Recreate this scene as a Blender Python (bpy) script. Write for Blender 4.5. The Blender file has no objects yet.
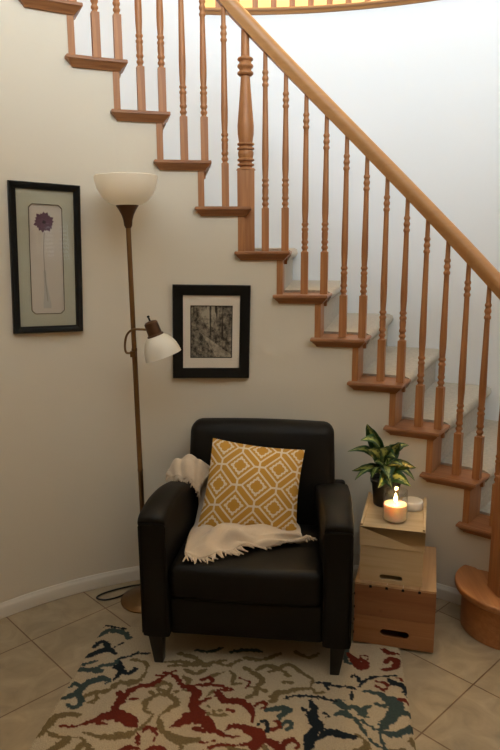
import bpy, bmesh, math, random
import numpy as np
from mathutils import Vector, Matrix
random.seed(7)
SC = bpy.context.scene
COL = SC.collection
PI = math.pi
CX, CY, R = -0.0194, 1.3907, 1.5287        # centre and radius of the curved foyer wall
A11, DA = 52.716, 6.4058                   # degrees: riser under the eleventh tread, run per tread
RISE = 0.19
RO = R + 1.0                               # outer stair wall
ZUP = 2.824                                 # upper floor
def AK(k): return A11 + DA*(11-k)
def ZK(k): return .38 + RISE*(12-k)
def P(r, a, z=0): return Vector((CX + r*math.cos(math.radians(a)), CY + r*math.sin(math.radians(a)), z))
def lin(h):
    r = []
    for i in (0, 2, 4):
        c = int(h[i:i+2], 16)/255
        r.append(c/12.92 if c <= .04045 else ((c+.055)/1.055)**2.4)
    return (*r, 1)
# ---------------------------------------------------------------- materials
def new_mat(name):
    m = bpy.data.materials.new(name); m.use_nodes = True
    nt = m.node_tree; b = nt.nodes['Principled BSDF']
    return m, nt, b
def node(nt, t, **kw):
    n = nt.nodes.new(t)
    for k, v in kw.items():
        if k.startswith('i_'): n.inputs[k[2:].replace('_', ' ')].default_value = v
        else: setattr(n, k, v)
    return n
def plain(name, col, rough=.5, metal=0, bump=0, bscale=200, var=0, vscale=4, coat=0, spec=.5, sheen=0):
    m, nt, b = new_mat(name)
    b.inputs['Base Color'].default_value = col; b.inputs['Roughness'].default_value = rough
    b.inputs['Metallic'].default_value = metal; b.inputs['Coat Weight'].default_value = coat
    b.inputs['Specular IOR Level'].default_value = spec; b.inputs['Sheen Weight'].default_value = sheen
    tc = node(nt, 'ShaderNodeTexCoord')
    if var:
        n = node(nt, 'ShaderNodeTexNoise'); n.inputs['Scale'].default_value = vscale; n.inputs['Detail'].default_value = 5
        nt.links.new(tc.outputs['Object'], n.inputs['Vector'])
        r = node(nt, 'ShaderNodeMapRange'); r.inputs['To Min'].default_value = 1-var; r.inputs['To Max'].default_value = 1+var
        nt.links.new(n.outputs['Fac'], r.inputs['Value'])
        mx = node(nt, 'ShaderNodeVectorMath', operation='SCALE'); mx.inputs[0].default_value = col[:3]
        nt.links.new(r.outputs['Result'], mx.inputs['Scale']); nt.links.new(mx.outputs[0], b.inputs['Base Color'])
    if bump:
        n = node(nt, 'ShaderNodeTexNoise'); n.inputs['Scale'].default_value = bscale; n.inputs['Detail'].default_value = 4
        nt.links.new(tc.outputs['Object'], n.inputs['Vector'])
        bp = node(nt, 'ShaderNodeBump'); bp.inputs['Strength'].default_value = bump; bp.inputs['Distance'].default_value = .002
        nt.links.new(n.outputs['Fac'], bp.inputs['Height']); nt.links.new(bp.outputs[0], b.inputs['Normal'])
    return m
def wood(name, light, dark, axis='z', rough=.38, scale=1.0, contrast=(.35, .68), coat=.15, knots=False):
    m, nt, b = new_mat(name)
    tc = node(nt, 'ShaderNodeTexCoord'); mp = node(nt, 'ShaderNodeMapping')
    s = {'x': (1.2, 22, 22), 'y': (22, 1.2, 22), 'z': (22, 22, 1.2)}[axis]
    mp.inputs['Scale'].default_value = tuple(v*scale for v in s)
    nt.links.new(tc.outputs['Object'], mp.inputs['Vector'])
    n = node(nt, 'ShaderNodeTexNoise'); n.inputs['Scale'].default_value = 2.2; n.inputs['Detail'].default_value = 7; n.inputs['Roughness'].default_value = .62
    n.inputs['Distortion'].default_value = .6
    nt.links.new(mp.outputs[0], n.inputs['Vector'])
    cr = node(nt, 'ShaderNodeValToRGB')
    cr.color_ramp.elements[0].position = contrast[0]; cr.color_ramp.elements[0].color = dark
    cr.color_ramp.elements[1].position = contrast[1]; cr.color_ramp.elements[1].color = light
    nt.links.new(n.outputs['Fac'], cr.inputs['Fac'])
    out = cr.outputs['Color']
    if knots:
        v = node(nt, 'ShaderNodeTexVoronoi'); v.inputs['Scale'].default_value = 6.0
        nt.links.new(tc.outputs['Object'], v.inputs['Vector'])
        kr = node(nt, 'ShaderNodeMapRange'); kr.inputs['From Min'].default_value = .05; kr.inputs['From Max'].default_value = .12
        kr.inputs['To Min'].default_value = .35; kr.inputs['To Max'].default_value = 1
        nt.links.new(v.outputs['Distance'], kr.inputs['Value'])
        sc = node(nt, 'ShaderNodeVectorMath', operation='SCALE')
        nt.links.new(out, sc.inputs[0]); nt.links.new(kr.outputs[0], sc.inputs['Scale']); out = sc.outputs[0]
    nt.links.new(out, b.inputs['Base Color'])
    b.inputs['Roughness'].default_value = rough; b.inputs['Coat Weight'].default_value = coat; b.inputs['Coat Roughness'].default_value = .25
    bp = node(nt, 'ShaderNodeBump'); bp.inputs['Strength'].default_value = .12; bp.inputs['Distance'].default_value = .001
    nt.links.new(n.outputs['Fac'], bp.inputs['Height']); nt.links.new(bp.outputs[0], b.inputs['Normal'])
    return m
OAK_L, OAK_D = (.45, .20, .070, 1), (.31, .118, .036, 1)
M = {}
M['oak_v'] = wood('oak_upright', OAK_L, OAK_D, 'z', rough=.5, coat=.0)
M['oak_t'] = wood('oak_tread', (.38, .165, .062, 1), (.24, .09, .030, 1), 'y', rough=.45, coat=.05)
M['oak_x'] = wood('oak_rail', (.47, .235, .085, 1), (.41, .195, .067, 1), 'x', scale=.8, rough=.45, coat=.03)
M['oak_s'] = wood('oak_starting_step', (.46, .20, .07, 1), (.34, .13, .042, 1), 'y', rough=.42, coat=.05)
M['pine_pale'] = wood('pale_pine', (.66, .50, .30, 1), (.52, .36, .19, 1), 'x', rough=.6, scale=.5, coat=0)
M['pine_red'] = wood('orange_pine', (.42, .20, .085, 1), (.29, .12, .045, 1), 'x', rough=.55, scale=.5, coat=0, knots=True)
M['pine_mid'] = wood('mid_pine', (.56, .35, .18, 1), (.42, .24, .11, 1), 'y', rough=.55, scale=.5, coat=0)
M['pine_red2'] = wood('reddish_pine', (.33, .145, .06, 1), (.23, .085, .032, 1), 'x', rough=.55, scale=.5, coat=0, knots=True)
M['hole'] = plain('handle_hole_dark', (.004, .004, .004, 1), .9)
M['wall'] = plain('wall_paint', (.69, .62, .505, 1), .8, bump=.12, bscale=90, var=.015, vscale=3)  # beige tone stands in for the warmer, dimmer light on these walls
M['wall_daylit'] = plain('daylit_wall_paint', (.83, .855, .87, 1), .8, bump=.1, bscale=90, var=.01, vscale=3)  # same wall paint, with cool daylight put into the colour
M['wall_yellow'] = plain('pale_yellow_wall_paint', (.84, .68, .36, 1), .8, var=.01, vscale=3)
M['white'] = plain('white_trim', (.66, .61, .53, 1), .45)
M['ceiling'] = plain('ceiling_paint', (.8, .78, .75, 1), .9)
M['carpet'] = plain('stair_carpet', (.47, .43, .36, 1), 1, bump=1.0, bscale=200, var=.30, vscale=60, spec=.1, sheen=.25)
M['leather'] = plain('dark_leather', (.0042, .0038, .0036, 1), .52, bump=.25, bscale=160, var=.2, vscale=9, spec=.24)
M['black_wood'] = plain('black_stained_leg', (.006, .005, .005, 1), .4)
M['black_frame'] = plain('black_frame', (.004, .0045, .0045, 1), .45, bump=.1, bscale=60, spec=.22)
M['gilt'] = plain('dark_gilt_edge', (.09, .06, .03, 1), .4)
M['mat_green'] = plain('sage_mat_board', (.40, .39, .30, 1), .9, var=.04, vscale=30)
M['mat_cream'] = plain('cream_mat_board', (.72, .64, .53, 1), .9)
M['bronze'] = plain('antique_bronze', (.20, .115, .05, 1), .36, metal=.85, bump=.05, bscale=40, var=.15, vscale=6)
M['bronze_dark'] = plain('dark_bronze', (.10, .05, .025, 1), .42, metal=.7)
M['cord'] = plain('black_cord', (.01, .01, .01, 1), .5)
M['throw'] = plain('cream_throw', (.64, .52, .39, 1), .95, bump=.7, bscale=420, var=.08, vscale=60, sheen=.4, spec=.1)
M['pot'] = plain('black_nursery_pot', (.012, .011, .010, 1), .5)
M['soil'] = plain('potting_soil', (.03, .018, .01, 1), 1, bump=1, bscale=150)
M['stem'] = plain('green_stem', (.10, .20, .05, 1), .5)
M['lid_white'] = plain('white_lid', (.72, .70, .66, 1), .4)
M['silver'] = plain('satin_lid_top', (.62, .60, .55, 1), .35, metal=.3)
# frosted glass lamp shade
m, nt, b = new_mat('frosted_shade'); M['shade'] = m
b.inputs['Base Color'].default_value = (.95, .93, .86, 1); b.inputs['Roughness'].default_value = .3
tr = node(nt, 'ShaderNodeBsdfTranslucent'); tr.inputs['Color'].default_value = (1, .96, .88, 1)
mx = node(nt, 'ShaderNodeMixShader'); mx.inputs[0].default_value = .45
nt.links.new(b.outputs[0], mx.inputs[1]); nt.links.new(tr.outputs[0], mx.inputs[2]); nt.links.new(mx.outputs[0], nt.nodes['Material Output'].inputs[0])
# clear glass for panes, jar
def glass(name, rough=.0, tint=(1, 1, 1, 1), ior=1.45):
    m, nt, b = new_mat(name)
    t = node(nt, 'ShaderNodeBsdfTransparent'); t.inputs[0].default_value = tint
    g = node(nt, 'ShaderNodeBsdfGlossy'); g.inputs['Roughness'].default_value = rough
    f = node(nt, 'ShaderNodeFresnel'); f.inputs['IOR'].default_value = ior
    ge = node(nt, 'ShaderNodeNewGeometry'); om = node(nt, 'ShaderNodeMath', operation='SUBTRACT'); om.inputs[0].default_value = 1
    nt.links.new(ge.outputs['Backfacing'], om.inputs[1]); mu = node(nt, 'ShaderNodeMath', operation='MULTIPLY')
    nt.links.new(f.outputs[0], mu.inputs[0]); nt.links.new(om.outputs[0], mu.inputs[1])
    x = node(nt, 'ShaderNodeMixShader')
    nt.links.new(mu.outputs[0], x.inputs[0]); nt.links.new(t.outputs[0], x.inputs[1]); nt.links.new(g.outputs[0], x.inputs[2])
    nt.links.new(x.outputs[0], nt.nodes['Material Output'].inputs[0])
    return m
M['glass'] = glass('picture_glass'); M['jar'] = glass('jar_glass', tint=(.96, .95, .93, 1), ior=2.0, rough=.12)
# candle wax: translucent
m, nt, b = new_mat('candle_wax'); M['wax'] = m
b.inputs['Base Color'].default_value = (.95, .78, .62, 1); b.inputs['Roughness'].default_value = .5
b.inputs['Subsurface Weight'].default_value = 1; b.inputs['Subsurface Radius'].default_value = (1, .6, .35); b.inputs['Subsurface Scale'].default_value = .05
def emit(name, col, s):
    m, nt, b = new_mat(name)
    b.inputs['Base Color'].default_value = (0, 0, 0, 1); b.inputs['Emission Color'].default_value = col; b.inputs['Emission Strength'].default_value = s
    return m
M['flame'] = emit('flame', (1, .62, .22, 1), 60)
M['sky'] = emit('window_daylight', (.82, .90, 1, 1), 4)
# floor tiles
m, nt, b = new_mat('stone_tile_floor'); M['tile'] = m
th, s, ox, oy = .76277, .33908, -.87892, 2.34275
tc = node(nt, 'ShaderNodeTexCoord'); mp = node(nt, 'ShaderNodeMapping')
mp.inputs['Scale'].default_value = (1/s, 1/s, 1); mp.inputs['Rotation'].default_value = (0, 0, -th)
mp.inputs['Location'].default_value = (-(math.cos(th)*ox + math.sin(th)*oy)/s, -(-math.sin(th)*ox + math.cos(th)*oy)/s, 0)
nt.links.new(tc.outputs['Object'], mp.inputs['Vector'])
br = node(nt, 'ShaderNodeTexBrick', offset=0, squash=1)
for k, v in {'Scale': 1, 'Mortar Size': .009, 'Mortar Smooth': .25, 'Brick Width': 1, 'Row Height': 1, 'Bias': 0}.items(): br.inputs[k].default_value = v
br.inputs['Color1'].default_value = (.37, .295, .195, 1); br.inputs['Color2'].default_value = (.335, .265, .172, 1); br.inputs['Mortar'].default_value = (.17, .10, .05, 1)
nt.links.new(mp.outputs[0], br.inputs['Vector'])
n1 = node(nt, 'ShaderNodeTexNoise'); n1.inputs['Scale'].default_value = 7; n1.inputs['Detail'].default_value = 8; n1.inputs['Distortion'].default_value = 1.5; n1.inputs['Roughness'].default_value = .6
nt.links.new(tc.outputs['Object'], n1.inputs['Vector'])
mr = node(nt, 'ShaderNodeMapRange'); mr.inputs['From Min'].default_value = .3; mr.inputs['From Max'].default_value = .7; mr.inputs['To Min'].default_value = .78; mr.inputs['To Max'].default_value = 1.2
nt.links.new(n1.outputs['Fac'], mr.inputs['Value'])
vm = node(nt, 'ShaderNodeVectorMath', operation='SCALE'); nt.links.new(br.outputs['Color'], vm.inputs[0]); nt.links.new(mr.outputs[0], vm.inputs['Scale'])
nt.links.new(vm.outputs[0], b.inputs['Base Color']); b.inputs['Roughness'].default_value = .42
bp = node(nt, 'ShaderNodeBump', invert=True); bp.inputs['Strength'].default_value = .6; bp.inputs['Distance'].default_value = .003
nt.links.new(br.outputs['Fac'], bp.inputs['Height']); nt.links.new(bp.outputs[0], b.inputs['Normal'])
# rug: woven pattern from a colour attribute of the dyed yarn
m, nt, b = new_mat('woven_rug'); M['rug'] = m
at = node(nt, 'ShaderNodeAttribute', attribute_name='yarn'); tc = node(nt, 'ShaderNodeTexCoord')
n1 = node(nt, 'ShaderNodeTexNoise'); n1.inputs['Scale'].default_value = 320; n1.inputs['Detail'].default_value = 3
nt.links.new(tc.outputs['Object'], n1.inputs['Vector'])
mr = node(nt, 'ShaderNodeMapRange'); mr.inputs['From Min'].default_value = .3; mr.inputs['From Max'].default_value = .7; mr.inputs['To Min'].default_value = .7; mr.inputs['To Max'].default_value = 1.25
nt.links.new(n1.outputs['Fac'], mr.inputs['Value'])
vm = node(nt, 'ShaderNodeVectorMath', operation='SCALE'); nt.links.new(at.outputs['Color'], vm.inputs[0]); nt.links.new(mr.outputs[0], vm.inputs['Scale'])
nt.links.new(vm.outputs[0], b.inputs['Base Color']); b.inputs['Roughness'].default_value = 1; b.inputs['Specular IOR Level'].default_value = .1
bp = node(nt, 'ShaderNodeBump'); bp.inputs['Strength'].default_value = .8; bp.inputs['Distance'].default_value = .003
nt.links.new(n1.outputs['Fac'], bp.inputs['Height']); nt.links.new(bp.outputs[0], b.inputs['Normal'])
# ---------------------------------------------------------------- node maths helper
class NM:
    def __init__(s, nt): s.nt = nt
    def f(s, op, a, b=0.0, c=None):
        n = s.nt.nodes.new('ShaderNodeMath'); n.operation = op
        for i, v in enumerate((a, b, c)):
            if v is None: continue
            if isinstance(v, (int, float)): n.inputs[i].default_value = v
            else: s.nt.links.new(v, n.inputs[i])
        return n.outputs[0]
# pillow pattern: medallions in a diagonal lattice of white lines on mustard
m, nt, b = new_mat('mustard_lattice_cotton'); M['pillow'] = m
q = NM(nt); uvn = node(nt, 'ShaderNodeUVMap'); sx = node(nt, 'ShaderNodeSeparateXYZ'); nt.links.new(uvn.outputs[0], sx.inputs[0])
# lattice coordinates: pillow side = 1
px = q.f('SUBTRACT', sx.outputs[0], .55); py = q.f('SUBTRACT', sx.outputs[1], .50)
K = 1/.30
u = q.f('MULTIPLY', q.f('ADD', px, q.f('MULTIPLY', py, .92)), K*.74); v = q.f('MULTIPLY', q.f('SUBTRACT', q.f('MULTIPLY', py, .95), px), K*.74)
uf = q.f('ABSOLUTE', q.f('SUBTRACT', q.f('FRACT', q.f('ADD', u, 20.5)), .5)); vf = q.f('ABSOLUTE', q.f('SUBTRACT', q.f('FRACT', q.f('ADD', v, 20.5)), .5))
ch = q.f('MAXIMUM', uf, vf); mn = q.f('MINIMUM', uf, vf); sm = q.f('ADD', uf, vf)
def line(x, c, w): return q.f('LESS_THAN', q.f('ABSOLUTE', q.f('SUBTRACT', x, c)), w)
sq = q.f('MULTIPLY', line(ch, .372, .032), q.f('LESS_THAN', sm, .80))
dg = q.f('MULTIPLY', q.f('LESS_THAN', q.f('SUBTRACT', ch, mn), .052), q.f('GREATER_THAN', ch, .36))
wob = q.f('ADD', ch, q.f('MULTIPLY', q.f('COSINE', q.f('MULTIPLY', mn, 44)), .014))
ring = line(wob, .215, .036)
w = q.f('MAXIMUM', q.f('MAXIMUM', sq, dg), ring)
ns = node(nt, 'ShaderNodeTexNoise'); ns.inputs['Scale'].default_value = 90; nt.links.new(uvn.outputs[0], ns.inputs['Vector'])
cm = node(nt, 'ShaderNodeMix', data_type='RGBA'); cm.inputs[6].default_value = (.54, .285, .05, 1); cm.inputs[7].default_value = (.78, .68, .52, 1)
nt.links.new(q.f('MULTIPLY', w, q.f('ADD', q.f('MULTIPLY', ns.outputs['Fac'], .5), .7)), cm.inputs[0])
nt.links.new(cm.outputs[2], b.inputs['Base Color']); b.inputs['Roughness'].default_value = .95; b.inputs['Specular IOR Level'].default_value = .15
bp = node(nt, 'ShaderNodeBump'); bp.inputs['Strength'].default_value = .5; bp.inputs['Distance'].default_value = .0015
nt.links.new(q.f('ADD', w, ns.outputs['Fac']), bp.inputs['Height']); nt.links.new(bp.outputs[0], b.inputs['Normal'])
# leaf: green margin, pale yellow-green centre
m, nt, b = new_mat('variegated_leaf'); M['leaf'] = m
q = NM(nt); uvn = node(nt, 'ShaderNodeUVMap'); sx = node(nt, 'ShaderNodeSeparateXYZ'); nt.links.new(uvn.outputs[0], sx.inputs[0])
ns = node(nt, 'ShaderNodeTexNoise'); ns.inputs['Scale'].default_value = 6; ns.inputs['Detail'].default_value = 4; nt.links.new(uvn.outputs[0], ns.inputs['Vector'])
e = q.f('ADD', q.f('ABSOLUTE', q.f('SUBTRACT', sx.outputs[0], .5)), q.f('MULTIPLY', q.f('SUBTRACT', ns.outputs['Fac'], .5), .9))
mr = node(nt, 'ShaderNodeMapRange'); mr.inputs['From Min'].default_value = .05; mr.inputs['From Max'].default_value = .24; nt.links.new(e, mr.inputs['Value'])
oi = node(nt, 'ShaderNodeObjectInfo')
cm = node(nt, 'ShaderNodeMix', data_type='RGBA'); cm.inputs[6].default_value = (.42, .47, .14, 1); cm.inputs[7].default_value = (.016, .062, .018, 1)
nt.links.new(mr.outputs[0], cm.inputs[0]); nt.links.new(cm.outputs[2], b.inputs['Base Color']); b.inputs['Roughness'].default_value = .35
# prints
def gray_photo():
    m, nt, b = new_mat('sepia_forest_print'); q = NM(nt)
    uvn = node(nt, 'ShaderNodeUVMap'); sx = node(nt, 'ShaderNodeSeparateXYZ'); nt.links.new(uvn.outputs[0], sx.inputs[0]); U, V = sx.outputs[0], sx.outputs[1]
    def noise(sc, d=6, vec=None, dist=0):
        n = node(nt, 'ShaderNodeTexNoise'); n.inputs['Scale'].default_value = sc; n.inputs['Detail'].default_value = d; n.inputs['Distortion'].default_value = dist
        n.inputs['Roughness'].default_value = .7
        nt.links.new(vec or uvn.outputs[0], n.inputs['Vector']); return n.outputs['Fac']
    fol = q.f('MULTIPLY', q.f('SUBTRACT', noise(9), .34), 1.9)
    sky = q.f('MULTIPLY', q.f('MAXIMUM', q.f('SUBTRACT', 1, q.f('MULTIPLY', q.f('ADD', q.f('ABSOLUTE', q.f('SUBTRACT', U, .45)), q.f('ABSOLUTE', q.f('SUBTRACT', V, .85))), 3.0)), 0), q.f('MULTIPLY', noise(25), 1.3))
    # path winding from lower right up to the centre left
    cx_ = q.f('ADD', .86, q.f('MULTIPLY', V, -1.25)); pw = q.f('SUBTRACT', .22, q.f('MULTIPLY', V, .45))
    pth = q.f('MULTIPLY', q.f('LESS_THAN', q.f('ABSOLUTE', q.f('SUBTRACT', U, cx_)), q.f('MAXIMUM', pw, .0)), q.f('ADD', .2, q.f('MULTIPLY', noise(30), .5)))
    mp = node(nt, 'ShaderNodeMapping'); mp.inputs['Scale'].default_value = (11, .8, 1); nt.links.new(uvn.outputs[0], mp.inputs['Vector'])
    tk = q.f('MULTIPLY', q.f('GREATER_THAN', noise(1.0, 1, mp.outputs[0]), .62), q.f('GREATER_THAN', V, .38))
    val = q.f('ADD', q.f('MULTIPLY', q.f('ADD', fol, sky), q.f('SUBTRACT', 1, q.f('MULTIPLY', tk, .75))), q.f('MULTIPLY', pth, .55))
    cr = node(nt, 'ShaderNodeValToRGB'); cr.color_ramp.elements[0].position = .12; cr.color_ramp.elements[0].color = (.010, .009, .006, 1); cr.color_ramp.elements[1].color = (.42, .37, .28, 1); cr.color_ramp.elements[1].position = .72
    nt.links.new(val, cr.inputs[0]); nt.links.new(cr.outputs[0], b.inputs['Base Color']); b.inputs['Roughness'].default_value = .5
    return m
M['forest'] = gray_photo()
M['print_grey'] = plain('warm_grey_print', (.50, .445, .375, 1), .6, var=.05, vscale=5)
M['petal'] = plain('purple_petal', (.105, .04, .068, 1), .6, var=.35, vscale=60)
M['petal_dark'] = plain('dark_flower_heart', (.03, .012, .02, 1), .7)
M['stalk'] = plain('grey_stalk', (.27, .25, .22, 1), .6)
M['vase_print'] = plain('pale_bottle', (.40, .38, .34, 1), .5, var=.1, vscale=20)
# ---------------------------------------------------------------- geometry helpers
def mk(name, verts, faces, mat, parent=None, smooth=40, uv=None, bevel=0, seg=2, subs=0, solid=0, fix=True):
    me = bpy.data.meshes.new(name); me.from_pydata([tuple(v) for v in verts], [], faces); me.validate()
    if fix:
        bm = bmesh.new(); bm.from_mesh(me)
        if uv is None: bmesh.ops.remove_doubles(bm, verts=bm.verts, dist=1e-6)
        bmesh.ops.recalc_face_normals(bm, faces=bm.faces); bm.to_mesh(me); bm.free()
    if uv is not None:
        l = me.uv_layers.new(name='UVMap')
        for lp in me.loops: l.data[lp.index].uv = uv[lp.vertex_index]
    if bevel:
        bm = bmesh.new(); bm.from_mesh(me)
        ed = [e for e in bm.edges if len(e.link_faces) == 2 and e.calc_face_angle(0) > .5]
        bmesh.ops.bevel(bm, geom=ed, offset=bevel, segments=seg, profile=.5, affect='EDGES', clamp_overlap=True); bm.to_mesh(me); bm.free()
    for p in me.polygons: p.use_smooth = smooth > 0
    if smooth > 0: me.set_sharp_from_angle(angle=math.radians(smooth))
    me.materials.append(mat)
    o = bpy.data.objects.new(name, me); COL.objects.link(o)
    if parent: o.parent = parent
    if subs: md = o.modifiers.new('subs', 'SUBSURF'); md.levels = subs; md.render_levels = subs
    if solid: md = o.modifiers.new('solid', 'SOLIDIFY'); md.thickness = solid; md.offset = 0
    return o
class MB:
    def __init__(s): s.v = []; s.f = []; s.uv = []
    def add(s, v, f, uv=None):
        n = len(s.v); s.v += [Vector(x) for x in v]; s.f += [[i+n for i in q] for q in f]
        s.uv += uv if uv else [(0, 0)]*len(v); return s
    def box(s, x0, x1, y0, y1, z0, z1, mtx=None):
        v = [Vector(c) for c in ((x0, y0, z0), (x1, y0, z0), (x1, y1, z0), (x0, y1, z0), (x0, y0, z1), (x1, y0, z1), (x1, y1, z1), (x0, y1, z1))]
        if mtx: v = [mtx @ c for c in v]
        return s.add(v, [(0, 3, 2, 1), (4, 5, 6, 7), (0, 1, 5, 4), (1, 2, 6, 5), (2, 3, 7, 6), (3, 0, 4, 7)])
    def lathe(s, prof, seg=20, mtx=None, cap=True):
        v = []; f = []
        for r, z in prof:
            for i in range(seg):
                t = 2*PI*i/seg; v.append(Vector((r*math.cos(t), r*math.sin(t), z)))
        for j in range(len(prof)-1):
            for i in range(seg):
                a = j*seg+i; b = j*seg+(i+1) % seg; f.append((a, b, b+seg, a+seg))
        if cap:
            f.append(tuple(range(seg))[::-1]); f.append(tuple(range((len(prof)-1)*seg, len(prof)*seg)))
        if mtx: v = [mtx @ c for c in v]
        return s.add(v, f)
    def prism(s, poly, z0, z1, mtx=None):
        n = len(poly); v = [Vector((x, y, z0)) for x, y in poly] + [Vector((x, y, z1)) for x, y in poly]
        if mtx: v = [mtx @ c for c in v]
        return s.add(v, [tuple(range(n))[::-1], tuple(range(n, 2*n))] + [(i, (i+1) % n, n+(i+1) % n, n+i) for i in range(n)])
    def tube(s, pts, rad, seg=8):
        pts = [Vector(p) for p in pts]; n = len(pts)
        rr = rad if isinstance(rad, (list, tuple)) else [rad]*n
        v = []; f = []; up = None
        for i, p in enumerate(pts):
            t = (pts[min(i+1, n-1)]-pts[max(i-1, 0)]).normalized()
            if up is None: up = Vector((0, 0, 1)) if abs(t.z) < .9 else Vector((1, 0, 0))
            x = t.cross(up).normalized(); y = x.cross(t).normalized(); up = y
            for k in range(seg):
                a = 2*PI*k/seg; v.append(p + x*math.cos(a)*rr[i] + y*math.sin(a)*rr[i])
        for j in range(n-1):
            for k in range(seg):
                a = j*seg+k; b = j*seg+(k+1) % seg; f.append((a, b, b+seg, a+seg))
        f.append(tuple(range(seg))[::-1]); f.append(tuple(range((n-1)*seg, n*seg)))
        return s.add(v, f)
    def sector(s, r0, r1, a0, a1, z0, z1, n=6, local=True):
        """annular block about the centre (local coordinates)"""
        v = []; f = []
        for i in range(n+1):
            a = math.radians(a0+(a1-a0)*i/n); c, d = math.cos(a), math.sin(a)
            v += [Vector((r0*c, r0*d, z0)), Vector((r1*c, r1*d, z0)), Vector((r1*c, r1*d, z1)), Vector((r0*c, r0*d, z1))]
        for i in range(n):
            b = i*4
            for k in range(4): f.append((b+k, b+(k+1) % 4, b+4+(k+1) % 4, b+4+k))
        f += [(0, 1, 2, 3), (n*4+3, n*4+2, n*4+1, n*4)]
        return s.add(v, f)
    def sweep(s, prof, a0, a1, n, zf=lambda a: 0, r=0):
        """profile [(radial, z)] swept about the centre"""
        k = len(prof); v = []; f = []
        for i in range(n+1):
            ad = a0+(a1-a0)*i/n; a = math.radians(ad); c, d = math.cos(a), math.sin(a)
            for x, z in prof: v.append(Vector(((r+x)*c, (r+x)*d, z+zf(ad))))
        for i in range(n):
            for j in range(k): f.append((i*k+j, i*k+(j+1) % k, (i+1)*k+(j+1) % k, (i+1)*k+j))
        f += [tuple(range(k)), tuple(range(n*k, n*k+k))[::-1]]
        return s.add(v, f)
    def build(s, name, mat, parent=None, **kw):
        return mk(name, s.v, s.f, mat, parent, **kw)
def empty(name, loc, rz=0, label=None, cat=None, group=None):
    o = bpy.data.objects.new(name, None); COL.objects.link(o); o.location = loc; o.rotation_euler = (0, 0, rz); o.empty_display_size = .1
    tag(o, label, cat, group); return o
def tag(o, label=None, cat=None, group=None, kind=None):
    if label: o['label'] = label
    if cat: o['category'] = cat
    if group: o['group'] = group
    if kind: o['kind'] = kind
    return o
def structure(o, label=None):
    o['kind'] = 'structure'
    if label: o['label'] = label
    return o
CEN = Vector((CX, CY, 0))
def cat(pts, n):
    """Catmull-Rom through pts, n samples per span"""
    P4 = [pts[0]] + list(pts) + [pts[-1]]; out = []
    for i in range(len(pts)-1):
        a, b, c, d = [np.array(x, float) for x in P4[i:i+4]]
        for k in range(n):
            t = k/n; out.append(.5*((2*b)+(-a+c)*t+(2*a-5*b+4*c-d)*t*t+(-a+3*b-3*c+d)*t**3))
    out.append(np.array(pts[-1], float)); return out
# ================================================================ THE SETTING
H = 5.3
XLL = P(R, 190).x
structure(mk('floor', [(-1.7, -3.4, 0), (3.2, -3.4, 0), (3.2, 4.4, 0), (-1.7, 4.4, 0), (-1.7, -3.4, -.1), (3.2, -3.4, -.1), (3.2, 4.4, -.1), (-1.7, 4.4, -.1)],
   [(0, 1, 2, 3), (4, 7, 6, 5), (0, 4, 5, 1), (1, 5, 6, 2), (2, 6, 7, 3), (3, 7, 4, 0)], M['tile'], smooth=0))
structure(MB().box(-4.4, 5.2, -3.4, 6.2, H, H+.1).build('ceiling', M['ceiling'], smooth=0))
structure(MB().box(XLL, 2.9, -3.4, .35, 2.55, 2.85).build('ceiling', M['ceiling'], smooth=0))   # unseen slab added to cut high window light from the lower foyer
# curved wall under the stairs: top follows the treads
mb = MB(); T = .11
def wall_seg(a0, a1, ztop, n=8): mb.sector(R, R+T, a0, a1, 0, ztop, n)
wall_seg(AK(12)-.2, AK(11), ZK(12)-.03)
for k in range(11, -2, -1): wall_seg(AK(k), AK(k-1), ZK(k)-.03)
mb.sector(R, R+T, AK(-2), 190, 0, ZUP-.03, 40)
o = structure(mb.build('wall_back', M['wall'], fix=False)); o.location = CEN
# outer stair wall
mb = MB(); mb.sector(RO, RO+.12, -15, 95.4, 0, 2.795, 60); mb.sector(RO, RO+.12, 95.4, AK(-2), 0, H, 24); mb.sector(RO, RO+.12, AK(-2), 215, 0, 2.62, 40)
o = structure(mb.build('wall_stair', M['wall_daylit'])); o.location = CEN
# upper hall wall
mb = MB(); mb.sector(R+2.25, R+2.35, -15, 215, ZUP, H, 120)
o = structure(mb.build('wall_upper', M['wall_yellow'])); o.location = CEN
# upper floor ring and landing
mb = MB(); mb.sector(RO+.13, R+2.35, -15, 215, 2.78, ZUP-.006, 120); mb.sector(R-.0, RO, AK(-2), 215, 2.62, ZUP-.004, 60)
o = structure(mb.build('trim_1', M['white'])); o.location = CEN
# oak landing nosing along the top of the stair wall
mb = MB(); mb.sweep([(-.030, .0), (-.034, -.005), (-.032, -.012), (-.014, -.015), (-.008, -.026), (.0, -.028), (.12, -.028), (.12, .0)], -15, 95.35, 60, lambda a: ZUP, RO)
mb.sweep([(-.03, .012), (-.037, .002), (-.03, -.010), (-.01, -.014), (-.006, -.05), (.12, -.05), (.12, .012)], AK(-2)+.3, 215, 50, lambda a: ZUP, R)
o = structure(mb.build('trim_2', M['oak_x'])); o.location = CEN
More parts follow.
